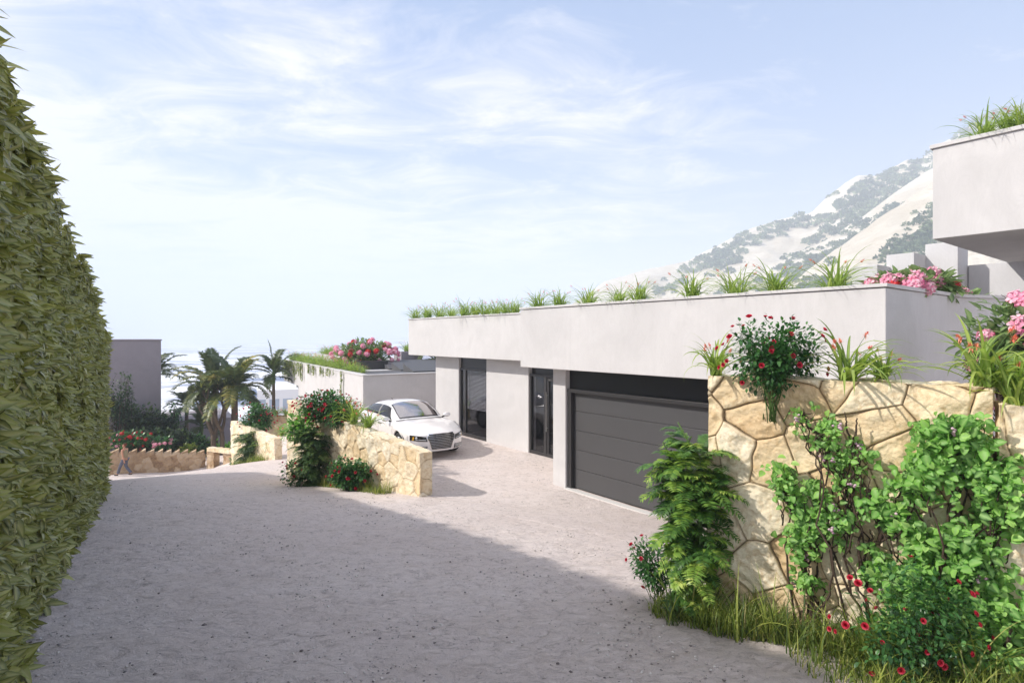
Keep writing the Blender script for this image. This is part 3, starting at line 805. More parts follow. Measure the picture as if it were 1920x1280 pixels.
def stone_wall(name, label, path, thick, res, mat, cs=0.5, ch=0.38, seed=1, pillow=0.03, group='dry-laid stone walls', side=1, step=None, crackw=0.006):
    """path: list of (x, y, zbottom, ztop); the facing side lies to the right of the walking direction * side"""
    P = np.array(path, float)
    seg = np.linalg.norm(np.diff(P[:, :2], axis=0), axis=1); cum = np.concatenate([[0], np.cumsum(seg)])
    L = cum[-1]; ns = int(L / res) + 2
    ss = np.linspace(0, L, ns)
    if step: ss = np.unique(np.concatenate([ss, np.arange(1, int(L / step) + 1) * step - 1e-4, np.arange(1, int(L / step) + 1) * step + 1e-4])); ss = ss[ss <= L]; ns = len(ss)
    x, y, zb, zt = [np.interp(ss, cum, P[:, k]) for k in range(4)]
    if step: zt = zt + (ss % step) / step * 0.26 - 0.13
    T = np.stack([np.gradient(x, ss), np.gradient(y, ss)], 1); T /= np.linalg.norm(T, axis=1)[:, None]
    Nn = np.stack([T[:, 1], -T[:, 0]], 1) * side       # outward, towards the viewer
    H = (zt - zb).max(); nh = int(H / res) + 2; nt_ = max(3, int(thick / res) + 1)
    acc = Acc()
    def disp(S, Z):
        wx = 0.028 * vnoise(S * 2.2, Z * 2.2, seed=seed + 3) + 0.012 * vnoise(S * 9, Z * 9, seed=seed + 5)
        wz = 0.028 * vnoise(S * 2.2, Z * 2.2, seed=seed + 4) + 0.012 * vnoise(S * 9, Z * 9, seed=seed + 6)
        e, h, ax, ay = voronoi(S + wx, Z + wz, cs, ch, seed)
        d = pillow * (1 - np.exp(-e / (0.005 if pillow < .0295 else .016))) + (h - 0.5) * 0.026 - 0.012 * np.exp(-(e / crackw) ** 2)
        d = d + ax * (h - 0.5) * 0.17 + ay * ((h * 7.3) % 1 - 0.5) * 0.17 * np.minimum(1, e / .05)
        d = d + 0.020 * fbm(S * 6, Z * 6, oct=5, seed=seed + 8) * np.minimum(1, e / 0.03)
        return d, h, e
    hh = np.linspace(0, 1, nh)
    S, Hh = np.meshgrid(ss, hh, indexing='ij')
    Z = zb[:, None] * (1 - Hh) + zt[:, None] * Hh
    d, h, e = disp(S, Z)
    d0 = d - pillow
    G = np.stack([x[:, None] + Nn[:, 0:1] * d0, y[:, None] + Nn[:, 1:2] * d0, Z], -1)
    acc.grid(G, a=h, b=e, flip=side > 0)
    # top: unrolled over the edge
    w = np.linspace(0, thick, nt_)
    S2, W2 = np.meshgrid(ss, w, indexing='ij')
    d2, h2, e2 = disp(S2, zt[:, None] + W2)
    dz = (d2 - pillow) * 0.7
    fr_d = d0[:, -1][:, None]
    fade = np.clip(1 - W2 / 0.06, 0, 1)
    G2 = np.stack([x[:, None] - Nn[:, 0:1] * W2 + Nn[:, 0:1] * fr_d * fade, y[:, None] - Nn[:, 1:2] * W2 + Nn[:, 1:2] * fr_d * fade,
                   zt[:, None] + dz * (1 - fade)], -1)
    acc.grid(G2, a=h2, b=e2, flip=side > 0)
    # back
    Gb = np.stack([np.stack([x - Nn[:, 0] * thick, y - Nn[:, 1] * thick, zt + dz[:, -1]], -1), np.stack([x - Nn[:, 0] * thick, y - Nn[:, 1] * thick, zb], -1)], 1)
    acc.grid(Gb, a=0.5, b=0.2, flip=side > 0)
    # both ends
    for end in (0, -1):
        W3, H3 = np.meshgrid(w, hh, indexing='ij')
        z3 = zb[end] * (1 - H3) + zt[end] * H3
        sg = 1 if end == 0 else -1
        d3, h3, e3 = disp(ss[end] - sg * W3, z3)
        d3 = d3 - pillow
        out = -T[end] if end == 0 else T[end]
        edge = np.minimum(1, np.minimum(W3, thick - W3) / 0.03)
        fr3 = d0[end][None, :] * np.clip(1 - W3 / 0.06, 0, 1)
        G3 = np.stack([x[end] - Nn[end, 0] * (W3 - fr3) + out[0] * d3 * edge, y[end] - Nn[end, 1] * (W3 - fr3) + out[1] * d3 * edge, z3 + (dz[end][:, None] * (1 - np.clip(1 - W3 / .06, 0, 1))) * H3], -1)
        acc.grid(G3, a=h3, b=e3, flip=(end == -1) == (side > 0))
    o = acc.obj(name, mat, smooth_=True)
    return tag(o, label, 'wall', group)

# wall in front at the right, with the climbers on it
WT = -0.375
stone_wall('stone_wall', 'big cream stone wall in the right foreground covered in climbing shrubs',
           [(1.91, 5.50, -3.0, WT), (3.60, 4.225, -2.75, WT)], 0.36, 0.0065, M['stone'], 0.42, 0.34, 4, 0.015)
stone_wall('stone_wall', 'mossy cream stone wall end at the far right edge, stepping forward from the foreground wall',
           [(3.56, 4.12, -2.75, WT - 0.12), (5.6, 2.58, -2.6, WT - 0.12)], 0.40, 0.009, M['stone'], 0.5, 0.42, 21, 0.016)
# wall between road and court, next to the car
stone_wall('stone_wall', 'pale stone ramp wall in the middle, sloping down beside the white car',
           [(-6.9, 17.3, -4.8, -1.93), (-5.6, 16.0, -4.5, -2.05), (-2.0, 12.3, -3.7, -2.53)], 0.32, 0.022, M['stone_light'], 0.42, 0.34, 9, 0.013)
stone_wall('stone_wall', 'low stone edging behind the ramp wall, under the red roses',
           [(-6.35, 23.3, -6, -3.05), (-5.75, 16.25, -5.0, -2.85)], 0.3, 0.04, M['stone_light'], 0.46, 0.36, 15, 0.03)
# second ramp wall
stone_wall('stone_wall', 'farther pale ramp wall with a cut end, left of the lower driveway',
           [(-13.9, 27.9, -7.5, -4.15), (-10.1, 24.0, -5.6, -4.33)], 0.32, 0.035, M['stone_light'], 0.46, 0.36, 31, 0.018)
a0, a1 = at(478, 632, 36.5), at(566, 632, 35.4)
stone_wall('stone_wall', 'brownish stone retaining wall across the back of the lower driveway',
           [(a0[0], a0[1], -7.5, -4.95), (a1[0], a1[1], -6.5, -5.05)], 0.4, 0.05, M['stone_brown'], 0.7, 0.5, 41, 0.04)
# saw-tooth wall along the lower street, then the gate
a0, a1 = at(205, 632, 31.2), at(385, 632, 33.6)
stone_wall('sawtooth_wall', 'brown stone wall with a saw-tooth top along the lower street', 
           [(a0[0], a0[1], -8.4, -6.30), (a1[0], a1[1], -8.2, -6.85)], 0.42, 0.045, M['stone_brown'], 0.42, 0.34, 51, 0.05, step=0.42)
g0, g1 = at(387, 632, 33.3), at(400, 632, 33.0)
h0, h1 = at(418, 632, 32.7), at(455, 632, 31.6)
gate = empty('stone_gateway', 'stone gateway with a flat lintel at the end of the saw-tooth wall', 'gateway', (g0[0], g0[1], -7.8))
GI = Matrix.Translation(gate.location).inverted()
for nm, pth, sd in (('gatepost', [(g0[0], g0[1], -8.2, -6.72), (g1[0], g1[1], -8.2, -6.70)], 61), ('side_wall', [(h0[0], h0[1], -8.2, -6.62), (h1[0], h1[1], -8.0, -6.42)], 62)):
    o = stone_wall(nm, None, pth, 0.4, 0.045, M['stone_brown'], 0.36, 0.30, sd, 0.03)
    del o['category']; del o['group']
    o.parent = gate; o.matrix_parent_inverse = GI.copy()
o = stone_wall('lintel', None, [(g0[0], g0[1] - .01, -6.72, -6.52), (h1[0], h1[1] - .01, -6.62, -6.38)], 0.45, 0.06, M['stone_light'], 0.5, 0.4, 63, 0.01)
del o['category']; del o['group']; o.parent = gate; o.matrix_parent_inverse = GI.copy()
# ================================================================ CAR (local: x forward, y left, z up, origin on the ground at its middle)
def build_car():
    paint, nt, bs, out = new_mat('pearl_white_paint')
    bs.inputs['Base Color'].default_value = (0.86, 0.83, 0.83, 1); bs.inputs['Roughness'].default_value = 0.28
    bs.inputs['Coat Weight'].default_value = 1.0; bs.inputs['Coat Roughness'].default_value = 0.04
    black = simple('black_trim', (0.012, 0.012, 0.013), 0.4)
    gloss = simple('gloss_black', (0.01, 0.01, 0.012), 0.12, 0, 0.6)
    chrome = simple('chrome', (0.75, 0.76, 0.78), 0.12, 1.0)
    rubber = simple('tyre_rubber', (0.018, 0.018, 0.02), 0.85)
    alloy = simple('alloy_rim', (0.42, 0.43, 0.45), 0.3, 0.9)
    glass = glassmat('car_side_glass', dens=0.72, refl=0.05)
    screen = glassmat('car_windscreen', dens=0.55, refl=0.34)
    seat = simple('brown_leather', (0.05, 0.028, 0.018), 0.5)
    seam = simple('seam_shadow_gap', (.08, .08, .08), .8)
    amber = simple('amber_indicator', (0.75, 0.42, 0.04), 0.3)
    HL = 2.57; XF, XR = 1.60, -1.40; RW = 0.355
    root = empty('sedan_car', 'white four-door saloon with a big dark slatted grille parked on the upper court', 'car')

    def halfw(x):
        return np.interp(x, [-2.55, -2.2, -1.5, -.5, .8, 1.6, 2.1, 2.35, 2.50], [.80, .89, .945, .95, .95, .955, .925, .885, .84])
    def ztop(x):     # height of the centre line of bonnet / boot
        return np.interp(x, [-2.55, -2.45, -2.0, -1.6, 1.0, 1.2, 1.7, 2.1, 2.35, 2.46, 2.50], [.86, 1.0, 1.06, 1.06, 1.00, .985, .93, .865, .80, .755, .72])
    def zsh(x):      # shoulder height at the side
        return np.interp(x, [-2.55, -2.3, -1.6, -.4, .9, 1.7, 2.2, 2.42, 2.5], [.84, .95, .975, .955, .93, .885, .80, .735, .68])
    def zbot(x):
        z = np.interp(x, [-2.55, -2.3, -1.9, 2.0, 2.4, 2.5], [.34, .24, .19, .19, .21, .23])
        for xa in (XF, XR):
            d2 = .405 ** 2 - (x - xa) ** 2
            if d2 > 0: z = max(z, RW + math.sqrt(d2))
        return z
    def bendx(x, y):
        k = np.clip((x - 1.2) / 1.3, 0, 1) ** 1.6; kr = np.clip((-x - 1.7) / .85, 0, 1) ** 1.5
        return x - .40 * k * (np.abs(y) / .93) ** 2.4 + .22 * kr * (np.abs(y) / .93) ** 2.4
    NP = 22
    def section(x):
        w, zt, zs, zb = halfw(x), ztop(x), zsh(x), zbot(x)
        pts = [(w - .16, zb + .02), (w - .06, zb)]
        for t in np.linspace(0, 1, 9):   # side: slight tumblehome and a crease
            z = zb + (zs - zb) * t
            f = (z - .2) / max(.3, zs - .2)
            y = w * (1 - .035 * (1 - np.clip(f, 0, 1)) ** 2 * 1.4 - .045 * np.clip(f, 0, 1) ** 4) + .010 * math.exp(-((z - (zs - .12)) / .035) ** 2)
            if abs(x - XF) < .5 or abs(x - XR) < .5:
                d = min(abs(x - XF), abs(x - XR)); y += .018 * math.cos(d / .5 * math.pi / 2) * np.clip(f, 0, 1)
            pts.append((y, z))
        y0, z0 = pts[-1]
        for t in np.linspace(0, 1, 12)[1:]:   # over the shoulder to the centre line
            y = y0 * (1 - t); z = z0 + (zt - z0) * math.sin(t * math.pi / 2) ** .75
            if x > 1.0: z += .012 * math.exp(-((y - .50 * halfw(x)) / .06) ** 2) * np.clip((2.5 - x), 0, 1)
            pts.append((y, z))
        return np.array(pts)
    xs = sorted(set(list(np.round(np.linspace(-2.55, 2.50, 60), 3)) + [XF + d for d in np.round(np.linspace(-.42, .42, 29), 3)] + [XR + d for d in np.round(np.linspace(-.42, .42, 29), 3)]))
    sec = [section(x) for x in xs]
    body = Acc()
    for sg in (1, -1):
        G = np.zeros((len(xs), len(sec[0]), 3))
        for i, x in enumerate(xs):
            y = sec[i][:, 0] * sg
            G[i] = np.stack([bendx(x, y), y, sec[i][:, 1]], -1)
        body.grid(G, flip=(sg == 1))
    def cap(i, x, bul):
        pr = sec[i]; m = 25; G = np.zeros((len(pr), m, 3))
        for k, (y, z) in enumerate(pr):
            yy = np.linspace(-y, y, m); b = bul * math.sin(math.pi * np.clip((z - .2) / .56, 0, 1)) * (1 - (np.abs(yy) / max(y, .01)) ** 6) * min(1, y / .3)
            G[k] = np.stack([bendx(x, yy) + b, yy, np.full(m, z)], -1)
        return G
    body.grid(cap(len(xs) - 1, xs[-1], .06)); body.grid(cap(0, xs[0], -.05), flip=True)
    # underside
    body.add([[-2.4, -.8, .24], [2.3, -.8, .24], [2.3, .8, .24], [-2.4, .8, .24]], Q=[[0, 3, 2, 1]])
    # ---- cabin
    XS0, XS1 = -2.12, 1.16
    def zr(x): return np.interp(x, [-2.12, -1.8, -1.45, -1.05, -.6, -.15, .15, .34, .55, .85, 1.16], [1.05, 1.17, 1.285, 1.385, 1.44, 1.46, 1.452, 1.425, 1.355, 1.20, .985])
    def zb_(x): return np.interp(x, [-2.12, -1.5, 0, .9, 1.16], [1.0, .965, .945, .925, .94])
    def yb(x): return np.interp(x, [-2.12, -1.7, -1.0, 0, .8, 1.16], [.70, .80, .86, .875, .85, .80])
    from math import sin, cos
    zrs = lambda x: float(zr(x))
    xsm = np.linspace(XS0, XS1, 400); zz = np.interp(xsm, xsm, [zrs(v) for v in xsm])
    ker = np.hanning(41); ker /= ker.sum(); zpad = np.pad(zz, 20, mode='edge'); zsmooth = np.convolve(zpad, ker, 'valid')
    def zr2(x): return np.interp(x, xsm, zsmooth)
    def S(x, th, off=0.0):
        x = np.asarray(x, float); th = np.asarray(th, float)
        b = yb(x); h = np.maximum(zr2(x) - zb_(x), .01)
        c, s_ = np.cos(th), np.sin(th)
        y = b * (c ** .62) * (1 - .0 * s_); z = zb_(x) + h * (s_ ** .92)
        # normal offset (approximate)
        ny, nz = c ** 1.0 * 1.0, s_
        return np.stack([x + off * .4 * np.clip((x - .3) / .5, 0, 1), y + off * ny, z + off * nz], -1)
    def xwarp(x, y):  # windscreen and rear screen curve in plan
        return x - .13 * (np.abs(y) / .8) ** 2 * np.clip((x - .2) / .9, 0, 1) + .10 * (np.abs(y) / .8) ** 2 * np.clip((-x - 1.2) / .9, 0, 1)
    def patch(acc, x0f, x1f, th0, th1, off, n=20, m=14, sg=1):
        th = np.linspace(th0, th1, m); G = np.zeros((n, m, 3))
        for j, t in enumerate(th):
            x = np.linspace(x0f(t), x1f(t), n); G[:, j] = S(x, np.full(n, t), off)
        G[..., 0] = xwarp(G[..., 0], G[..., 1]); G[..., 1] *= sg
        acc.grid(G, flip=(sg == 1))
    cab = Acc()
    for sg in (1, -1):
        patch(cab, lambda t: XS0, lambda t: XS1, 0.001, math.pi / 2 - 1e-4, 0, 90, 34, sg)
    car_body = body.obj('body', paint, root, True)
    cab.obj('roof', paint, root, True)
    # glass: side windows, screens; thin black surrounds stand behind each
    TH0, TH1 = .17, .80
    def lo(x_): return lambda t: x_
    def front_lim(t): return .93 - .46 * ((t - TH0) / (TH1 - TH0)) ** 1.1
    def rear_lim(t): return -1.86 + .52 * ((t - TH0) / (TH1 - TH0)) ** .8
    for sg in (1, -1):
        blk = Acc(); patch(blk, lambda t: rear_lim(t) - .03, lambda t: front_lim(t) + .03, TH0 - .05, TH1 + .045, .004, 40, 10, sg)
        sur = blk.obj('window_surround', black, root, True)
        for nm, a0, a1 in (('front_side_window', lambda t: -.06 - .10 * (t - TH0), front_lim), ('rear_side_window', lambda t: -1.12 + .06 * (t - TH0), lambda t: -.17 - .10 * (t - TH0)), ('quarter_window', rear_lim, lambda t: -1.18 + .06 * (t - TH0))):
            a = Acc(); patch(a, a0, a1, TH0, TH1, .010, 20, 10, sg); a.obj(nm, gloss if nm == 'quarter_window' else M['car_side'], root, True)
        a = Acc(); patch(a, lambda t: -.165 - .10 * (t - TH0), lambda t: -.065 - .10 * (t - TH0), TH0 - .03, TH1 + .02, .013, 4, 10, sg); a.obj('door_pillar', simple('grey_pillar_trim', (.22, .21, .2), .4), root, True)
    def screen_patch(acc, x0, x1, off, grow=0.0):
        n, m = 26, 31; G = np.zeros((n, m, 3))
        for i, x in enumerate(np.linspace(x0, x1, n)):
            thm = 1.02 - .16 * (i / (n - 1)) - grow
            th = np.linspace(thm, math.pi - thm, m)
            q = S(np.full(m, x), np.where(th > math.pi / 2, math.pi - th, th), off); q[:, 1] *= np.where(th > math.pi / 2, -1, 1)
            q[:, 0] = xwarp(q[:, 0], q[:, 1]); G[i] = q
        acc.grid(G, flip=(x1 > x0))
    a = Acc(); screen_patch(a, .26, 1.10, .004, .055); a.obj('windscreen_surround', black, root, True)
    a = Acc(); screen_patch(a, .30, 1.06, .011); ws = a.obj('windscreen', M['car_screen'], root, True)
    a = Acc(); screen_patch(a, -1.15, -1.95, .008); a.obj('rear_window', gloss, root, True)
    for sg, y1 in ((1, .02), (-1, -.62)):
        a = Acc()
        a.tube([S(1.09, 1.5, .02) * [1, 1, 1] + [0, y1, -.0], (xwarp(1.02, .3), y1 + .30, .985 + .04), (xwarp(.96, .6), y1 + .58, .985 + .055)], .008, 5)
        a.obj('wiper', black, ws)
    # headrests and seats seen through the glass
    for (sx, sy) in ((.05, .38), (.05, -.38), (-.95, .38), (-.95, -.38)):
        a = Acc(); a.lathe([(0, -.10), (.10, -.09), (.13, 0), (.10, .09), (0, .10)], 14, (sx - .12, sy, 1.20)); a.obj('headrest', seat, root, True)
        a = Acc(); a.lathe([(0, -.28), (.2, -.25), (.23, 0), (.17, .22), (0, .24)], 14, (sx - .1, sy, .86)); a.obj('seat', seat, root, True)
    # ---- front details on the nose surface
    def F(y, z, off=.006):
        y = np.asarray(y, float); z = np.asarray(z, float)
        hw = np.interp(z, [.2, .3, .6, .68, .72], [.80, .82, .82, .78, .5])
        b = .06 * np.sin(np.pi * np.clip((z - .2) / .56, 0, 1)) * np.clip(1 - (np.abs(y) / hw) ** 6, 0, 1)
        return np.stack([bendx(2.50, y) + b + off, y, z], -1)
    def fpatch(poly_l, off, n=14, m=18, thick=0):
        """poly_l(v)->(ya,yb) for v in 0..1 over z range"""
        z0, z1, fn = poly_l; G = np.zeros((m, n, 3))
        for i, v in enumerate(np.linspace(0, 1, m)):
            ya, yb_2 = fn(v); y = np.linspace(ya, yb_2, n); G[i] = F(y, np.full(n, z0 + (z1 - z0) * v), off)
        return G
    gy = lambda v: .30 + .12 * min(1, v * 1.25) - (.05 * max(0, (v - .85) / .15))
    a = Acc(); a.grid(fpatch((.275, .735, lambda v: (-gy(v) - .018, gy(v) + .018)), .006), flip=False); gr = a.obj('grille', chrome, root, True)
    a = Acc(); a.grid(fpatch((.29, .722, lambda v: (-gy(v), gy(v))), .016)); a.obj('mesh', gloss, gr, True)
    a = Acc()
    for k in range(9):
        z = .325 + k * .045; v = (z - .29) / .43; w_ = gy(v) - .01; y = np.linspace(-w_, w_, 18)
        P = F(y, np.full(18, z), .024); a.tube(P, .0052, 5)
    a.obj('slat', chrome, gr, True)
    for sg in (1, -1):
        # headlight wraps round the corner: mapped on the nose then the wing
        G = np.zeros((8, 16, 3))
        for i, v in enumerate(np.linspace(0, 1, 8)):
            y = np.linspace(.43 + .03 * v, .845, 16)
            zlo = .525 + .035 * np.linspace(0, 1, 16); zhi = .655 + .055 * np.linspace(0, 1, 16)
            G[i] = F(y, zlo + (zhi - zlo) * v, .012)
        G[..., 1] *= sg
        a = Acc(); a.grid(G, flip=sg < 0); hd = a.obj('headlight', gloss, root, True)
        c = F(np.array([.70]), np.array([.63]), .02)[0]; c[1] *= sg
        a = Acc(); a.lathe([(0, .035), (.022, .028), (.034, .01), (.036, 0)], 16, c, 'x'); a.obj('lamp', simple('lamp_glass', (.75, .77, .8), .08, .4), hd, True)
        y = np.linspace(.765, .80, 5); Gm = np.stack([F(y, .565 + 0 * y, .02), F(y - .02, .66 + 0 * y, .02)], 0); Gm[..., 1] *= sg
        a = Acc(); a.grid(Gm, flip=sg < 0); a.obj('indicator', amber, hd)
        y = np.linspace(.47, .72, 12); P = F(y, np.linspace(.565, .585, 12), .022); P[:, 1] *= sg
        a = Acc(); a.tube(P, .008, 5); a.obj('light_strip', simple('led_strip', (.7, .72, .75), .3), hd, True)
        # lower intake
        G = np.zeros((6, 16, 3))
        for i, v in enumerate(np.linspace(0, 1, 6)):
            y = np.linspace(.43, .83, 16); tt = np.linspace(0, 1, 16)
            G[i] = F(y, .265 + .03 * tt + (.13 - .05 * tt) * v, .008)
        G[..., 1] *= sg
        a = Acc(); a.grid(G, flip=sg < 0); it = a.obj('air_intake', gloss, root, True)
        a = Acc()
        for q in (.3, .55, .8):
            y = np.linspace(.45, .80, 10); tt = np.linspace(0, 1, 10); P = F(y, .265 + .03 * tt + (.13 - .05 * tt) * q, .014); P[:, 1] *= sg; a.tube(P, .005, 4)
        a.obj('slat', chrome, it)
        # door seams, handles, sill
        a = Acc()
        for x in (1.12, -.02, -1.02):
            a = Acc(); z = np.linspace(.24 if x > -1 else .72, .93, 14); P = []
            for zz_ in z:
                s = section(x); P.append([x, np.interp(zz_, s[2:11, 1], s[2:11, 0]) * sg + .001 * sg, zz_])
            a.tube(P, .004, 4); a.obj('door_seam', seam, root)
        for x in (.14, -.88):
            s = section(x); y = np.interp(.82, s[2:11, 1], s[2:11, 0]) + .02
            a = Acc(); a.tube([[x - .11, y * sg - .012 * sg, .82], [x - .08, y * sg, .822], [x + .08, y * sg, .822], [x + .11, y * sg - .012 * sg, .82]], .014, 8); a.obj('door_handle', gloss if x > 0 else paint, root, True)
        # mirror
        a = Acc(); n_, m_ = 14, 18; th, ph = np.meshgrid(np.linspace(0, math.pi, n_), np.linspace(0, 2 * math.pi, m_), indexing='ij')
        G = np.stack([.85 + .075 * np.cos(th) * (1 - .25 * np.sin(ph)), sg * (1.03 + .125 * np.sin(th) * np.cos(ph)), 1.01 + .075 * np.sin(th) * np.sin(ph)], -1)
        a.grid(G, flip=sg > 0); mi = a.obj('wing_mirror', paint, root, True)
        a = Acc(); a.tube([[.86, .86 * sg, .945], [.86, .93 * sg, .965], [.86, 1.0 * sg, .985]], [.03, .022, .02], 8); a.obj('mirror_arm', black, mi, True)
    a = Acc(); c = S(np.array([-1.55]), np.array([math.pi / 2]))[0]
    a.tube([[-1.15, 0, zr2(-1.15) - .01], [-1.2, 0, zr2(-1.15) + .045], [-1.27, 0, zr2(-1.15) + .05]], [.02, .012, .004], 6); a.obj('roof_antenna', black, root, True)
    # wheels in dark arches
    for (x, sg) in ((XF, 1), (XF, -1), (XR, 1), (XR, -1)):
        e = bpy.data.objects.new('wheel', None); C.objects.link(e); e.parent = root
        yc = sg * .82
        a = Acc(); a.lathe([(.25, -.11), (.30, -.125), (.34, -.115), (RW, -.08), (RW, .08), (.34, .115), (.30, .125), (.25, .11)], 40, (x, yc, RW), 'y'); a.obj('tyre', rubber, e, True)
        a = Acc(); a.lathe([(.255, .10), (.245, .08), (.235, -.1), (.03, -.02)], 40, (x, yc, RW), 'y') if sg < 0 else a.lathe([(.255, -.10), (.245, -.08), (.235, .1), (.03, .02)], 40, (x, yc, RW), 'y')
        yo = yc + sg * .085
        for k in range(5):
            for dk in (-.16, .16):
                an = k / 5 * 6.283 + dk + .3; an0 = k / 5 * 6.283 + .3 + dk * .4
                a.tube([[x + .04 * math.cos(an0), yo, RW + .04 * math.sin(an0)], [x + .24 * math.cos(an), yo + sg * .015, RW + .24 * math.sin(an)]], [.022, .016], 6)
        a.lathe([(0, sg * .02), (.055, sg * .015), (.06, -.02)], 16, (x, yo, RW), 'y'); a.lathe([(.238, 0), (.252, sg * .02), (.256, 0)], 40, (x, yo, RW), 'y')
        a.obj('rim', alloy, e, True)
        a = Acc(); ang = np.linspace(0, math.pi, 24)
        G = np.stack([np.stack([x + .408 * np.cos(ang), np.full(24, sg * yy), RW - .02 + .408 * np.sin(ang)], -1) for yy in (.55, .93)], 0)
        a.grid(G, flip=sg > 0); Gd = np.stack([G[0], np.stack([x + 0 * ang, np.full(24, sg * .55), RW + 0 * ang], -1)], 0); a.grid(Gd, flip=sg < 0)
        a.obj('wheel_arch', black, root, True)
    return root
M['car_side'] = glassmat('car_side_glass', dens=0.80, refl=0.03)
def screenmat():
    m, nt, bs, out = new_mat('car_windscreen'); nt.nodes.remove(bs)
    g = N(nt, 'ShaderNodeBsdfGlossy'); g.inputs['Roughness'].default_value = .03; g.inputs['Color'].default_value = (.92, .88, .90, 1)
    d = N(nt, 'ShaderNodeBsdfTransparent'); d.inputs['Color'].default_value = (.2, .2, .2, 1)
    mx = N(nt, 'ShaderNodeMixShader'); nt.links.new(math_(nt, 'ADD', math_(nt, 'MULTIPLY', schlick(nt), 1.4), .48), mx.inputs[0])
    nt.links.new(d.outputs[0], mx.inputs[1]); nt.links.new(g.outputs[0], mx.inputs[2]); nt.links.new(mx.outputs[0], out.inputs[0])
    return m
M['car_screen'] = screenmat()
car = build_car()
CAR_POS = (-3.43, 18.28); CAR_DIR = (0.56, -0.83)
car.location = (CAR_POS[0], CAR_POS[1], COURT + .008); car.rotation_euler = (0, 0, math.atan2(CAR_DIR[1], CAR_DIR[0]))

# ================================================================ PERSON walking on the lower street
def skin_mesh(name, joints, edges, radii, mat, sub=2):
    me = bpy.data.meshes.new(name + '_cage'); me.from_pydata(joints, edges, []); me.update()
    o = bpy.data.objects.new(name + '_cage', me); C.objects.link(o)
    sk = o.modifiers.new('skin', 'SKIN'); sk.use_smooth_shade = True; sk.branch_smoothing = .4
    for i, r in enumerate(radii): me.skin_vertices[0].data[i].radius = r if isinstance(r, tuple) else (r, r); me.skin_vertices[0].data[i].use_root = (i == 0)
    ss = o.modifiers.new('sub', 'SUBSURF'); ss.levels = sub; ss.render_levels = sub
    dg = bpy.context.evaluated_depsgraph_get(); ev = o.evaluated_get(dg)
    out = bpy.data.meshes.new_from_object(ev); out.name = name; out.materials.clear(); out.materials.append(mat)
    for p in out.polygons: p.use_smooth = True; p.material_index = 0
    bpy.data.objects.remove(o); return out
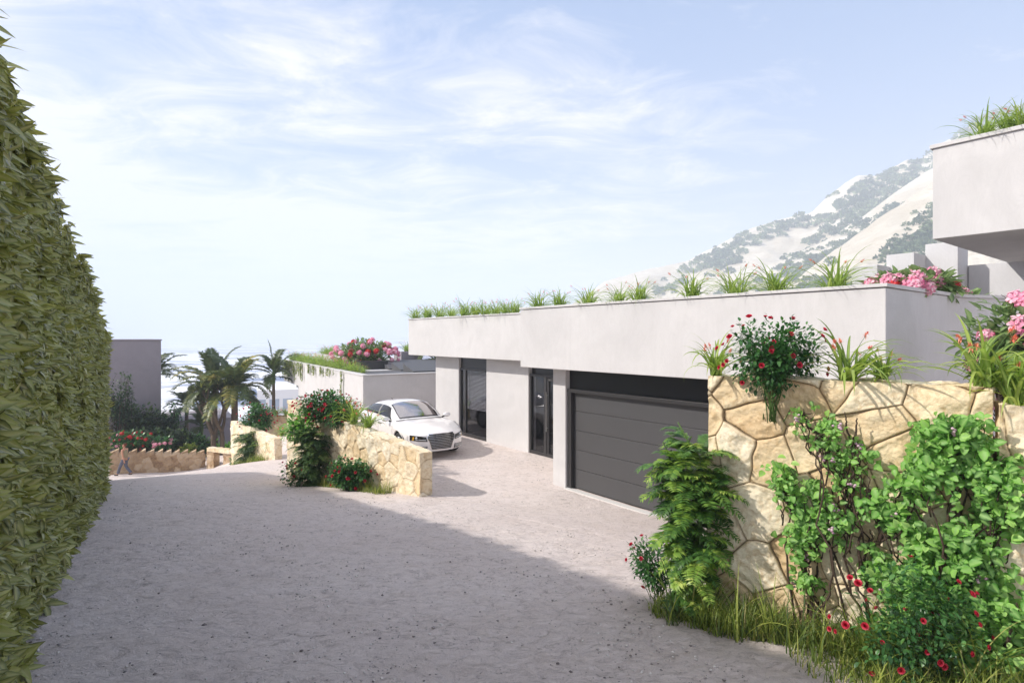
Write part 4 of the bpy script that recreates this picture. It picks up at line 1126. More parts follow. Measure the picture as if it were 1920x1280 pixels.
def build_person():
    c = at(234, 889, 31.0); z0 = road(c[0], c[1])
    root = empty('person', 'red-haired man in a tan vest and grey-blue jeans walking on the lower street', 'person', (c[0], c[1], float(z0)))
    skin = simple('tanned_skin', (.50, .26, .17), .6, 0, .3); hair = simple('auburn_hair', (.14, .04, .02), .7, 0, .3, .3, 60)
    vest = simple('tan_vest', (.30, .25, .16), .9, 0, .1, .15, 20); jeans = simple('grey_blue_jeans', (.12, .125, .16), .9, 0, .1, .3, 18); shoe = simple('dark_shoes', (.03, .03, .03), .7)
    # x forward (walking direction), y left, z up
    J, E, Rr = [], [], []
    def add(p, r, par=None):
        J.append(p); Rr.append(r); i = len(J) - 1
        if par is not None: E.append((par, i))
        return i
    pelvis = add((0, 0, .95), (.13, .16)); belly = add((.01, 0, 1.10), (.11, .145), pelvis); chest = add((.02, 0, 1.30), (.12, .17), belly); top = add((.02, 0, 1.44), (.09, .13), chest)
    neck = add((.03, 0, 1.51), .055, top); jaw = add((.055, 0, 1.58), (.065, .06), neck); head = add((.04, 0, 1.66), (.095, .078), jaw); crown = add((.025, 0, 1.735), (.07, .06), head)
    nose = add((.145, 0, 1.645), (.014, .012), head)
    for s in (1, -1): add((.03, .088 * s, 1.64), (.018, .01), head)
    hands = []
    for s, sw in ((1, -.10), (-1, .16)):
        sh = add((.02, .19 * s, 1.42), .058, top); el = add((.02 + sw * .5 - .03, .235 * s, 1.14), .042, sh); wr = add((.02 + sw * 1.5, .22 * s, .90), .028, el); hd = add((.03 + sw * 1.7, .215 * s, .82), (.020, .038), wr); hands.append((hd, s, sw))
        for k in range(4): f = add((.005 + sw * 1.75 + k * .020, .21 * s, .755 + .006 * abs(k - 1.5)), .009, hd); add((.0 + sw * 1.75 + k * .020, .195 * s, .715 + .008 * abs(k - 1.5)), .008, f)
        th = add((.07 + sw * 1.7, .20 * s, .80), .011, hd); add((.085 + sw * 1.7, .19 * s, .765), .009, th)
    for s, hip, kn, an, toe in ((1, .0, .20, .34, .50), (-1, .0, .02, -.32, -.20)):
        h = add((.0, .09 * s, .88), .088, pelvis); k = add((kn, .095 * s, .50), .060, h); a = add((an, .09 * s, .10 if s > 0 else .14), .040, k); add((toe, .10 * s, .045), (.03, .04), a)
    body = skin_mesh('body', J, E, Rr, skin); bo = link('body', body, root)
    def shell(nm, idx_pts, edges, rad, mat): o = link(nm, skin_mesh(nm, idx_pts, edges, rad, mat), root); return o
    shell('vest', [(0, 0, .93), (.01, 0, 1.10), (.02, 0, 1.30), (.02, 0, 1.41), (.02, .11, 1.445), (.02, -.11, 1.445)], [(0, 1), (1, 2), (2, 3), (3, 4), (3, 5)], [(.145, .175), (.128, .165), (.14, .188), (.11, .15), (.06, .05), (.06, .05)], vest)
    pj, pe, pr = [(0, 0, .96)], [], [(.142, .172)]
    for s, kn, an in ((1, .20, .335), (-1, .02, -.315)):
        b = len(pj); pj += [(.0, .092 * s, .86), (kn * .5, .095 * s, .70), (kn, .095 * s, .50), (kn * .4 + an * .6, .092 * s, .27), (an, .09 * s, .10 if s > 0 else .13)]; pr += [.105, .100, .082, .075, .078]
        pe += [(0, b), (b, b + 1), (b + 1, b + 2), (b + 2, b + 3), (b + 3, b + 4)]
    shell('jeans', pj, pe, pr, jeans)
    shell('hair', [(.0, 0, 1.66), (.01, 0, 1.745), (-.035, 0, 1.70), (-.03, 0, 1.60)], [(0, 1), (0, 2), (2, 3)], [(.095, .085), (.075, .07), (.07, .08), (.05, .065)], hair)
    for s, x, z, pz in ((1, .36, .055, 0), (-1, -.30, .075, 0)):
        shell('shoe', [(x - .05, .095 * s, z), (x + .08, .10 * s, z - .005), (x + .17, .105 * s, z - .012)], [(0, 1), (1, 2)], [(.05, .045), (.045, .048), (.03, .04)], shoe)
    root.rotation_euler = (0, 0, R(176))
build_person()
# ================================================================ PLANTS
rng = np.random.default_rng(42)
def leaf_tpl(w=0.3, rows=(0.25, 0.55, 0.8), widths=(0.8, 1.0, 0.6), fold=0.08, droop=0.15):
    """pointed leaf, y from 0 to 1, folded along the midrib, drooping towards the tip"""
    V = [[0, 0, 0]]; B = [1.0]
    for r, wd in zip(rows, widths):
        z = -droop * r * r
        V += [[-w * wd / 2, r - .03, z + fold * wd], [0, r, z], [w * wd / 2, r - .03, z + fold * wd]]; B += [0, 1, 0]
    V.append([0, 1, -droop]); B.append(0.3)
    T = [[0, 2, 1], [0, 3, 2]]
    for k in range(len(rows) - 1):
        a = 1 + 3 * k; b = a + 3
        T += [[a, a + 1, b + 1], [a, b + 1, b], [a + 1, a + 2, b + 2], [a + 1, b + 2, b + 1]]
    a = 1 + 3 * (len(rows) - 1); t = len(V) - 1
    T += [[a, a + 1, t], [a + 1, a + 2, t]]
    return np.array(V, float), np.array(T)[:, ::-1], np.array(B, float)
LEAF_LONG = leaf_tpl(0.32, droop=0.28)
LEAF_HEDGE = leaf_tpl(0.33, droop=0.30, fold=0.05)
LEAF_MID = leaf_tpl(0.42, rows=(0.4, 0.75), widths=(1, 0.7), droop=0.2)
LEAF_ROUND = leaf_tpl(0.78, rows=(0.18, 0.5, 0.82), widths=(0.75, 1.0, 0.62), fold=0.17, droop=0.3)
LEAF_OVAL = leaf_tpl(0.55, rows=(0.25, 0.6, 0.85), widths=(0.8, 1.0, 0.55), fold=0.07, droop=0.2)
LEAF_SMALL = (np.array([[0, 0, 0], [-.26, .45, .05], [.26, .45, .05], [0, 1, -.08]]), np.array([[0, 2, 1], [1, 2, 3]]), np.array([1, 0, 0, .3]))
LEAF_THIN = (np.array([[-.05, 0, 0], [.05, 0, 0], [.13, .45, .03], [-.13, .45, .03], [0, 1, -.18]]), np.array([[0, 1, 2], [0, 2, 3], [3, 2, 4]]), np.array([0, 0, 0, 0, 0.]))

M['hedge'] = leafmat('hedge_leaves', [(0, (0.012, 0.024, 0.005)), (0.35, (0.065, 0.09, 0.012)), (0.58, (0.19, 0.225, 0.028)), (0.85, (0.38, 0.40, 0.08)), (1, (0.66, 0.64, 0.36))], 0.2, 0.32, mid=(0.36, 0.35, 0.12), spec=0.5, patch=0.25)  # ramp ends paint in leaf glints and gap shade, spread randomly per leaf
M['hedge_core'] = simple('hedge_shade_core', (0.018, 0.02, 0.008), 0.95, 0, 0.1, 0.4, 10)  # colour stands for the shade in the gaps behind the leaves
M['strap'] = leafmat('strap_leaves', [(0, (0.10, 0.20, 0.03)), (0.5, (0.20, 0.33, 0.05)), (1, (0.38, 0.46, 0.09))], 0.4, 0.4, mid=(0.42, 0.5, 0.16))
M['grass'] = leafmat('weedy_grass', [(0, (0.05, 0.085, 0.02)), (0.5, (0.16, 0.23, 0.04)), (0.88, (0.34, 0.38, 0.08)), (1, (0.50, 0.44, 0.20))], 0.3, 0.5)
M['rose_leaf'] = leafmat('rose_leaves', [(0, (0.02, 0.06, 0.02)), (0.6, (0.055, 0.16, 0.045)), (1, (0.14, 0.30, 0.08))], 0.25, 0.35)
M['vine_leaf'] = leafmat('climber_leaves', [(0, (0.012, 0.06, 0.010)), (0.3, (0.04, 0.17, 0.02)), (0.62, (0.15, 0.40, 0.05)), (0.88, (0.33, 0.60, 0.11)), (1, (0.55, 0.74, 0.26))], 0.35, 0.5, mid=(0.28, 0.48, 0.14))
M['frond_leaf'] = leafmat('feathery_leaves', [(0, (0.025, 0.07, 0.02)), (0.45, (0.09, 0.20, 0.04)), (0.75, (0.27, 0.42, 0.07)), (1, (0.55, 0.62, 0.16))], 0.3, 0.4)
M['fir_leaf'] = leafmat('dark_feathery_leaves', [(0, (0.02, 0.055, 0.02)), (0.6, (0.07, 0.14, 0.04)), (1, (0.24, 0.30, 0.09))], 0.25, 0.5)
M['rhodo_leaf'] = leafmat('broad_leaves', [(0, (0.04, 0.10, 0.03)), (0.6, (0.10, 0.20, 0.06)), (1, (0.26, 0.38, 0.14))], 0.3, 0.35, mid=(0.3, 0.4, 0.18))
M['dark_shrub'] = leafmat('dark_shrub_leaves', [(0, (0.014, 0.034, 0.016)), (0.6, (0.04, 0.08, 0.03)), (1, (0.13, 0.19, 0.06))], 0.2, 0.5)
M['palm_leaf'] = leafmat('palm_leaflets', [(0, (0.035, 0.06, 0.02)), (0.55, (0.085, 0.12, 0.035)), (0.85, (0.22, 0.22, 0.05)), (1, (0.42, 0.35, 0.09))], 0.25, 0.45)
M['petal_red'] = leafmat('red_petals', [(0, (0.34, 0.012, 0.03)), (0.6, (0.58, 0.035, 0.07)), (1, (0.75, 0.12, 0.17))], 0.25, 0.5)
M['petal_pink'] = leafmat('pink_petals', [(0, (0.60, 0.10, 0.26)), (0.35, (0.80, 0.34, 0.48)), (0.75, (0.90, 0.68, 0.74)), (1, (0.95, 0.85, 0.87))], 0.3, 0.5)
M['petal_coral'] = leafmat('coral_petals', [(0, (0.62, 0.12, 0.08)), (0.6, (0.80, 0.30, 0.20)), (1, (0.85, 0.5, 0.3))], 0.3, 0.5)
M['petal_deep'] = leafmat('deep_red_petals', [(0, (0.45, 0.01, 0.02)), (1, (0.72, 0.06, 0.06))], 0.25, 0.5)
M['berry'] = leafmat('pale_mauve_blossom', [(0, (0.42, 0.25, 0.33)), (1, (0.72, 0.55, 0.60))], 0.2, 0.6)

def strap_blades(acc, n, seed, L=(0.3, 0.55), W=0.016, base_r=0.05, lean=(0.15, 0.9), curl=1.6, segs=7, droop_side=None, origin=(0, 0, 0)):
    """arching ribbon leaves from one foot"""
    g = np.random.default_rng(seed)
    az = g.random(n) * 6.2832; el = R(90) - (lean[0] + (lean[1] - lean[0]) * g.random(n))
    if droop_side is not None:
        k = g.random(n) < 0.5; az = np.where(k, droop_side + g.normal(0, .5, n), az)
    Ln = L[0] + (L[1] - L[0]) * g.random(n); cu = curl * (0.5 + g.random(n))
    r0 = base_r * np.sqrt(g.random(n)); a0 = g.random(n) * 6.28
    p = np.stack([r0 * np.cos(a0), r0 * np.sin(a0), np.zeros(n)], -1) + np.asarray(origin)
    rows = []; w0 = W * (0.7 + 0.6 * g.random(n))
    side = np.stack([-np.sin(az), np.cos(az), np.zeros(n)], -1)
    tw = g.normal(0, .35, n)
    for k in range(segs + 1):
        t = k / segs
        w = w0 * (1 - t ** 2.2) * (0.65 + 0.35 * min(1, t * 4)) + 0.0005
        sd = side + np.array([0, 0, 1.0]) * (tw * t)[:, None]
        up = 0.22 * w
        rows.append(np.stack([p - sd * w[:, None] / 2 + np.array([0, 0, 1]) * up[:, None], p, p + sd * w[:, None] / 2 + np.array([0, 0, 1]) * up[:, None]], 1))
        d = np.stack([np.cos(az) * np.cos(el), np.sin(az) * np.cos(el), np.sin(el)], -1)
        p = p + d * (Ln / segs)[:, None]
        el = el - cu / segs * (0.3 + 1.4 * t)
    G = np.stack(rows, 1)          # n, segs+1, 3, 3
    V = G.reshape(-1, 3); Q = []
    for k in range(segs):
        for j in (0, 1):
            b = k * 3 + j; Q.append([b, b + 1, b + 4, b + 3])
    Q = np.array(Q)[None] + (np.arange(n) * (segs + 1) * 3)[:, None, None]
    acc.add(V, Q=Q.reshape(-1, 4), a=np.repeat(g.random(n), (segs + 1) * 3), b=np.tile([0, .6, 0], n * (segs + 1)))
    return acc

def spike_mesh(seed, h=0.45, az=0.0, lean=0.35, bs_=1.0):
    """flower stalk topped by a loose coral flower cluster; returns (stalk acc, bloom acc)"""
    g = np.random.default_rng(seed)
    k = np.linspace(0, 1, 7); P = np.stack([np.cos(az) * lean * h * k ** 1.7, np.sin(az) * lean * h * k ** 1.7, h * k * (1 - .12 * k)], -1)
    st = Acc().tube(P, np.linspace(0.0035, 0.002, 7), 5, a=0.6)
    n = 60; bl = Acc(); d = P[-1] - P[-2]; d /= np.linalg.norm(d)
    u = g.random(n); pos = P[-1] + d * (u[:, None] * 0.05 - 0.015) ; dr = g.normal(size=(n, 3)) + d * 0.8
    bl.inst(LEAF_THIN, pos, dr, (0, 0, 1), (0.022 + 0.03 * (1 - u) * g.random(n)) * bs_)
    return st, bl

_CL = {}
def clump_proto(kind, variant):
    key = (kind, variant)
    if key in _CL: return _CL[key]
    s = 100 + variant * 7 + hash_name(kind)
    if kind == 'near':   # wall-top clump near the camera
        lv = strap_blades(Acc(), 52, s, (0.38, 0.75), 0.034, 0.07, (0.1, 1.05), 2.1, 10).mesh('leaf_blades', M['strap'], True)
        sp = [tuple(q.mesh(nm, mt) for q, nm, mt in zip(spike_mesh(s + j, 0.34 + .07 * (j % 3), j * 1.35 + variant, 0.35 + .3 * (j % 2), 1.0), ('stalk', 'bloom'), (M['stem'], M['petal_coral']))) for j in range(5)]
    elif kind == 'parapet':
        lv = strap_blades(Acc(), 85, s, (0.35, 0.75), 0.021, 0.12, (0.1, 1.05), 2.0, 7).mesh('leaf_blades', M['strap'], True)
        sp = [tuple(q.mesh(nm, mt) for q, nm, mt in zip(spike_mesh(s + j, 0.42 + .05 * (j % 3), j * 1.3 + variant, 0.7, .7), ('stalk', 'bloom'), (M['stem'], M['petal_coral']))) for j in range(4)]
    _CL[key] = (lv, sp); return _CL[key]
def hash_name(s): return sum(ord(c) * (i + 3) for i, c in enumerate(s)) % 997

def clump(kind, label, pos, scale=1.0, rz=0.0, variant=0, group=None, spikes=True):
    lv, sp = clump_proto(kind, variant)
    e = empty('grass_clump', label, 'plant', pos, rz, group)
    e.scale = (scale,) * 3
    link('leaf_blades', lv, e)
    if spikes:
        for st, bl in sp:
            s = link('flower_stalk', st, e); link('bloom', bl, s)
    return e

# -- parapet clumps of the main block: photo columns of their feet
g = random.Random(5)
def t_on(px, D):
    Y = 1.2595 * D * F_PX / (px - 150); return (Y - 0.608 * D) / 0.794
for i, (px, sc) in enumerate([(1010, .95), (1048, .9), (1102, .95), (1160, .9), (1198, .95), (1297, 1.05), (1378, 1.05), (1457, 1.1), (1566, 1.1)]):
    clump('parapet', '%s flowering grass clump from the left on the taller parapet above the garage' % ORD[i], p1(t_on(px, 8.66), 8.66, 0.66), sc * 1.0, g.random() * 6, i % 4, 'flowering grass clumps along the house parapets')
for i, (px, sc) in enumerate([(781, .9), (803, .9), (826, .95), (849, .85), (874, 1.05), (893, .85), (912, .9), (931, .85), (950, .8), (967, .8)]):
    e = clump('parapet', '%s grass clump from the left on the lower parapet above the slatted window' % ORD[i], p1(t_on(px, 10.42), 10.40, 0.675), sc * 1.25, g.random() * 6, i % 4, 'flowering grass clumps along the house parapets')
for i, (px, sc) in enumerate([(1845, 1.15), (1893, 1.0), (1925, 1.1)]):
    t = t_on(px, 13.42)
    clump('parapet', ['long-leaved flowering grass clump at the corner of the upper parapet', 'middle flowering grass clump on the upper parapet at the right', 'flowering grass clump on the upper parapet cut by the frame edge'][i], p1(t, 13.40, 3.68), sc * 1.0, g.random() * 6, i, 'flowering grass clumps along the house parapets')
# -- near clumps on the foreground wall
def wall_pt(px, dz=0.0, off=0.1, piece=0):
    (x0, y0), (x1, y1) = [((1.91, 5.50), (3.60, 4.225)), ((3.56, 4.12), (5.6, 2.58))][piece]
    b = (px - CX) / F_PX
    u = (b * y0 - x0) / ((x1 - x0) - b * (y1 - y0))
    d = np.array([x1 - x0, y1 - y0]); nn = np.array([-d[1], d[0]]) / np.linalg.norm(d)   # away from the camera
    q = np.array([x0, y0]) + d * u + nn * off
    return np.array([q[0], q[1], WT + dz])
for (px, sc, off, pc, var, rz, lab) in [(1338, .80, .06, 0, 0, 2.6, 'flowering strap-leaved clump at the left end of the foreground wall top'),
        (1440, .78, .28, 0, 1, 1.0, 'strap-leaved clump half hidden behind the red rose bush on the wall'),
        (1588, .92, .12, 0, 2, 0.4, 'flowering strap-leaved clump right of the rose bush, against the white fascia'),
        (1650, .62, .26, 0, 3, 4.4, 'smaller strap-leaved clump on the wall top near the house corner'),
        (1846, 1.0, .02, 0, 0, 3.3, 'largest flowering strap-leaved clump, spilling over the wall in front of the shaded wall'),
        (1912, .95, .10, 1, 2, 2.0, 'flowering strap-leaved clump at the far right frame edge')]:
    clump('near', lab, wall_pt(px, 0.0 if pc == 0 else -.12, off, pc), sc, rz, var, 'strap-leaved clumps on the foreground wall')

# ---------------------------------------------------------------- flowers
def rose_mesh(mat, n=1, seed=0):
    g = np.random.default_rng(seed); a = Acc()
    pet = (np.array([[-.25, 0, 0], [.25, 0, 0], [.5, .55, .12], [-.5, .55, .12], [.3, .95, .02], [-.3, .95, .02], [0, .6, -.05]]),
           np.array([[0, 1, 6], [1, 2, 6], [2, 4, 6], [4, 5, 6], [5, 3, 6], [3, 0, 6]]), np.array([0] * 7))
    for ring, (m, el, sc, r) in enumerate([(6, 32, .95, .1), (6, 56, .9, .08), (5, 72, .8, .05), (4, 84, .65, .02)]):
        az = (np.arange(m) + ring * .5) / m * 6.283
        d = np.stack([np.cos(az) * math.cos(R(el)), np.sin(az) * math.cos(R(el)), np.full(m, math.sin(R(el)))], -1)
        up = np.stack([-np.cos(az) * math.sin(R(el)), -np.sin(az) * math.sin(R(el)), np.full(m, math.cos(R(el)))], -1)
        # petals as instances (normals inward)
        TV, TT, TB = pet
        x = np.cross(d, up)
        Mx = np.stack([x, d, up], 1) * sc
        V = np.einsum('vk,nkj->nvj', TV, Mx) + (np.stack([np.cos(az) * r, np.sin(az) * r, np.zeros(m)], -1))[:, None]
        a.add(V.reshape(-1, 3) * 0.5, T=(TT[None] + (np.arange(m) * 7)[:, None, None]).reshape(-1, 3), a=np.repeat(g.random(m) * .5 + .5 * (1 - ring / 3.0), 7))
    return a.mesh('flower', mat, True)
def truss_mesh(mat, seed=0, n=15):
    """rounded head of many open florets"""
    g = np.random.default_rng(seed); a = Acc()
    i = np.arange(n) + .5; ph = np.arccos(1 - i / n * 1.1); th = 3.883 * i * 2
    d = np.stack([np.cos(th) * np.sin(ph), np.sin(th) * np.sin(ph), np.cos(ph)], -1)
    for k in range(n):
        c = d[k] * (0.28 + .2 * g.random()); x = np.cross(d[k], [0.1, .2, 1]); x /= np.linalg.norm(x); y = np.cross(d[k], x)
        az = np.arange(5) / 5 * 6.283 + g.random() * 6
        f = np.cos(az)[:, None] * x + np.sin(az)[:, None] * y + d[k] * 0.55
        a.inst(leaf_tpl(.55, rows=(.5, .8), widths=(.8, .95), fold=.08, droop=.35), np.repeat(c[None], 5, 0), f, d[k], 0.30 + .08 * g.random(), np.clip(g.random() * .6 + g.random(5) * .4, 0, 1))
    return a.mesh('flower_head', mat, True)
ROSE = [rose_mesh(M['petal_red'], seed=k) for k in range(2)]
TRUSS_P = [truss_mesh(M['petal_pink'], k) for k in range(2)]
TRUSS_R = truss_mesh(M['petal_deep'], 9)
TRUSS_C = truss_mesh(M['petal_coral'], 5, 18)

def wander(g, p0, p1_, n=8, amp=0.08):
    t = np.linspace(0, 1, n)[:, None]
    P = p0 * (1 - t) + p1_ * t
    L = np.linalg.norm(p1_ - p0)
    off = np.cumsum(g.normal(0, amp * L / n ** .5, (n, 3)), 0); off -= t * off[-1]
    arch = np.array([0, 0, 1]) * (np.sin(t * math.pi) * 0.06 * L)
    return P + off + arch

def shrub(name, label, cat, pos, crown_c, crown_r, n_stem, leaf, leafmat_, leaf_s, n_leaf, seed, flowers=(), n_fl=0, fl_s=0.05, group=None, bark=None, clus=0.10, lean=0, top_fl=0.3, stem_r=.006, upbias=.3, name_fl='flower'):
    """stems from the foot fan into an ellipsoid crown; leaves sit in sprays round the twig ends"""
    g = np.random.default_rng(seed)
    e = empty(name, label, cat, pos, 0, group)
    c = np.asarray(crown_c, float); r = np.asarray(crown_r, float)
    st = Acc(); tips = []; nodes = []
    for k in range(n_stem):
        d = g.normal(size=3); d /= np.linalg.norm(d); d[2] = d[2] * .9 + .25
        tip = c + d * r * (0.55 + .4 * g.random())
        foot = np.array([g.normal(0, .03), g.normal(0, .03), 0.0])
        P = wander(g, foot, tip, 8, .10)
        st.tube(P, np.linspace(stem_r, stem_r * .35, 8), 5, a=g.random())
        tips.append(tip); nodes += [P[4], P[5], P[6], P[7]]
        for j in range(3):
            b = P[4 + j]; d2 = g.normal(size=3); d2 /= np.linalg.norm(d2); q = b + d2 * r * .35 + np.array([0, 0, .03])
            P2 = wander(g, b, q, 5, .1); st.tube(P2, np.linspace(stem_r * .5, stem_r * .2, 5), 4, a=g.random()); nodes += [P2[2], P2[3], P2[4]]; tips.append(q)
    nodes = np.array(nodes); tips = np.array(tips)
    pick = nodes[g.integers(0, len(nodes), n_leaf)]
    off = g.normal(size=(n_leaf, 3)) * clus
    P = pick + off
    # keep inside a lumpy crown
    q = (P - c) / r; rad = np.linalg.norm(q, axis=1)
    lim = 1.0 + 0.22 * vnoise(q[:, 0] * 2.2 + seed, q[:, 1] * 2.2, q[:, 2] * 2.2)
    ok = rad < lim; P = P[ok]; q = q[ok]; pick = pick[ok]
    d = (P - pick) / (clus + 1e-6) * .6 + q * .5 + g.normal(0, .45, P.shape) + np.array([0, 0, upbias - .25])
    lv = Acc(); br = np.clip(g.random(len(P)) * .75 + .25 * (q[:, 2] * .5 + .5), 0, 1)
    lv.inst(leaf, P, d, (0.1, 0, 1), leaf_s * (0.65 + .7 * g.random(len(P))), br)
    lv.obj('leaves', leafmat_, e, True); st.obj('stems', bark or M['stem'], e, True)
    fl = []
    if n_fl:
        cand = list(tips[g.permutation(len(tips))])
        extra = c + (lambda v: v / np.linalg.norm(v, axis=1)[:, None])(g.normal(size=(n_fl * 3, 3)) * [1, 1, .7] + [0, -.35, .35]) * r * (0.93 + .12 * g.random((n_fl * 3, 1)))
        cand = list(extra[:int(n_fl * .75)]) + cand[:n_fl - int(n_fl * .75)]
        for k, p in enumerate(cand[:n_fl]):
            f = flowers[g.integers(0, len(flowers))]
            o = link(name_fl, f, e, tuple(p)); s = fl_s * (0.75 + .5 * g.random()); o.scale = (s, s, s)
            dd = (p - c) / r; dd = dd / (np.linalg.norm(dd) + 1e-6) + np.array([0, -.5, .5])
            o.rotation_euler = Vector(dd).to_track_quat('Z', 'Y').to_euler()
    return e

# ================================================================ HEDGE
def build_hedge():
    # foot line and top line of the face turned to the road (x, y, ztop)
    path = np.array([(-1.72, 1.15, 1.78), (-3.05, 3.05, 1.76), (-4.02, 4.42, 1.75), (-4.93, 5.75, 1.70), (-6.28, 7.85, 1.36), (-7.55, 9.95, 0.68), (-9.02, 12.25, 0.14), (-11.3, 15.3, -0.06), (-12.95, 17.4, -0.25), (-14.6, 19.2, -0.6)])
    seg = np.linalg.norm(np.diff(path[:, :2], axis=0), axis=1); cum = np.concatenate([[0], np.cumsum(seg)]); L = cum[-1]
    T = np.gradient(path[:, :2], axis=0); T /= np.linalg.norm(T, axis=1)[:, None]
    def evalp(s):
        x = np.interp(s, cum, path[:, 0]); y = np.interp(s, cum, path[:, 1]); zt = np.interp(s, cum, path[:, 2])
        tx = np.interp(s, cum, T[:, 0]); ty = np.interp(s, cum, T[:, 1])
        return x, y, zt, np.stack([ty, -tx], -1)
    e = empty('hedge', 'tall dense clipped hedge with drooping pointed leaves along the left edge', 'hedge', (-4, 4.5, -2.6))
    inv = Matrix.Translation(e.location).inverted()
    g = np.random.default_rng(8)
    # inner mass, near-black to give painted shade between the leaves
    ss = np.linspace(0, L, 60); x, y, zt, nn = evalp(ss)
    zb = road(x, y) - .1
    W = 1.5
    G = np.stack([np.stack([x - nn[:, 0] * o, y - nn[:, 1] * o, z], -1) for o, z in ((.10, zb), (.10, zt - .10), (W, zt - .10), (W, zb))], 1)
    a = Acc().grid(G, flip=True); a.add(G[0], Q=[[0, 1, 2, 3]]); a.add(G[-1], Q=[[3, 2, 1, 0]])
    o = link('shade_core', a.mesh('shade_core', M['hedge_core']), e); o.matrix_parent_inverse = inv.copy()
    # whorls of five drooping leaves; denser where the camera is near
    n = 24000
    s = (g.random(n) ** 1.25) * L; x, y, zt, nn = evalp(s); zb = road(x, y)
    h = g.random(n); z = zb + h * (zt - zb) + .02
    bulge = 0.08 * vnoise(s * 1.6, z * 1.6, seed=3) + .05 * vnoise(s * 6, z * 6, seed=4)
    out = bulge + .03 + .08 * g.random(n) - .18 * (g.random(n) < .45)
    P = np.stack([x + nn[:, 0] * out, y + nn[:, 1] * out, z], -1)
    N3 = np.concatenate([nn, np.zeros((n, 1))], 1)
    # top surface and far end
    m = 5000; s2 = (g.random(m) ** 1.2) * L; x2, y2, zt2, nn2 = evalp(s2); w2 = g.random(m) * W * .9
    P2 = np.stack([x2 - nn2[:, 0] * w2, y2 - nn2[:, 1] * w2, zt2 + .05 * vnoise(s2 * 4, w2 * 4, seed=6) + .08 * g.random(m)], -1)
    N2 = np.concatenate([nn2 * .6, np.ones((m, 1))], 1)
    Pn = np.vstack([P, P2]); Nn = np.vstack([N3, N2]); nn_ = len(Pn)
    szw = (0.75 + .5 * g.random(nn_))
    lv = Acc()
    T3 = np.cross(Nn, [0, 0, 1.0]); T3 /= np.linalg.norm(T3, axis=1)[:, None] + 1e-6
    br = g.random(nn_)
    up = np.array([0, 0, 1.0])
    for k in range(5):
        az = k / 5 * 6.283 + g.random(nn_) * 1.2
        f = T3 * np.cos(az)[:, None] * .95 + up * (np.sin(az)[:, None] * .70) + Nn * (.40 + .40 * g.random((nn_, 1))) - up * .62
        f += g.normal(0, .18, f.shape)
        lv.inst(LEAF_HEDGE, Pn, f, Nn * .6 + up * .35 - T3 * .45 * np.sign(T3[:, 1:2]) + g.normal(0, .35, f.shape), 0.14 * szw * (.75 + .5 * g.random(nn_)), np.clip(br * .55 + g.random(nn_) * .55 - .05, 0, 1))
    o = link('leaves', lv.mesh('leaves', M['hedge'], False), e); o.matrix_parent_inverse = inv.copy()
build_hedge()

# ================================================================ GRASS AT WALL FEET
def grass_patch(name, label, pts, n, L, seed, w=0.006):
    """pts: list of (x, y, radius, weight)"""
    g = np.random.default_rng(seed); A = Acc()
    wts = np.array([p[3] for p in pts], float); wts /= wts.sum()
    k = g.choice(len(pts), n, p=wts); P = np.array([(p[0], p[1], p[2]) for p in pts])[k]
    r = P[:, 2] * np.sqrt(g.random(n)); th = g.random(n) * 6.28
    X = P[:, 0] + r * np.cos(th); Y = P[:, 1] + r * np.sin(th); Z = road(X, Y) - .01
    segs = 5; az = g.random(n) * 6.28; el = R(90) - (0.05 + .55 * g.random(n) ** 1.3)
    tuft = 0.6 + 0.5 * vnoise(X * 5, Y * 5, seed=seed)
    Ln = (L[0] + (L[1] - L[0]) * g.random(n) ** 1.3) * np.clip(tuft, .35, 1.3); cu = 0.6 + 1.6 * g.random(n)
    p = np.stack([X, Y, Z], -1); side = np.stack([-np.sin(az), np.cos(az), np.zeros(n)], -1); rows = []
    w0 = w * (.6 + g.random(n))
    for j in range(segs + 1):
        t = j / segs; ww = w0 * (1 - t ** 2) + .0004
        rows.append(np.stack([p - side * ww[:, None] / 2, p + side * ww[:, None] / 2], 1))
        d = np.stack([np.cos(az) * np.cos(el), np.sin(az) * np.cos(el), np.sin(el)], -1)
        p = p + d * (Ln / segs)[:, None]; el = el - cu / segs * (.3 + 1.4 * t)
    G = np.stack(rows, 1).reshape(-1, 3)
    Q = np.array([[j * 2, j * 2 + 1, j * 2 + 3, j * 2 + 2] for j in range(segs)])[None] + (np.arange(n) * (segs + 1) * 2)[:, None, None]
    A.add(G, Q=Q.reshape(-1, 4), a=np.repeat(g.random(n), (segs + 1) * 2))
    o = A.obj(name, M['grass']); tag(o, label, 'grass', kind='stuff'); return o
WD1 = np.array([1.69, -1.275]) / np.linalg.norm([1.69, -1.275]); WO1 = np.array([-0.602, -0.798])
def wall_foot(s, off): q = np.array([1.91, 5.5]) + WD1 * s + WO1 * off; return q[0], q[1]
pts = []
for s in np.linspace(-0.25, 3.6, 24): q = wall_foot(s, .22 + .05 * math.sin(s * 5)); pts.append((q[0], q[1], .27, 1.0))
for s in np.linspace(1.2, 3.2, 10): q = wall_foot(s, .6); pts.append((q[0], q[1], .35, 0.9))
grass_patch('wild_grass', 'wild green and straw-coloured grass along the foot of the foreground wall', pts, 15000, (0.14, 0.52), 3, .008)
g_ = np.random.default_rng(2); A = Acc()
for k in range(44):
    s = -0.2 + 3.2 * g_.random(); q = wall_foot(s, .2 + .4 * g_.random())
    strap_blades(A, 7, 900 + k, (0.3, 0.75), 0.014, .04, (0.05, .6), 1.3, 8, origin=(q[0], q[1], float(road(q[0], q[1])) - .01))
tag(A.obj('tall_grass', M['grass'], smooth_=True), 'taller arching grass blades standing out of the wild grass at the wall foot', 'grass', kind='stuff')
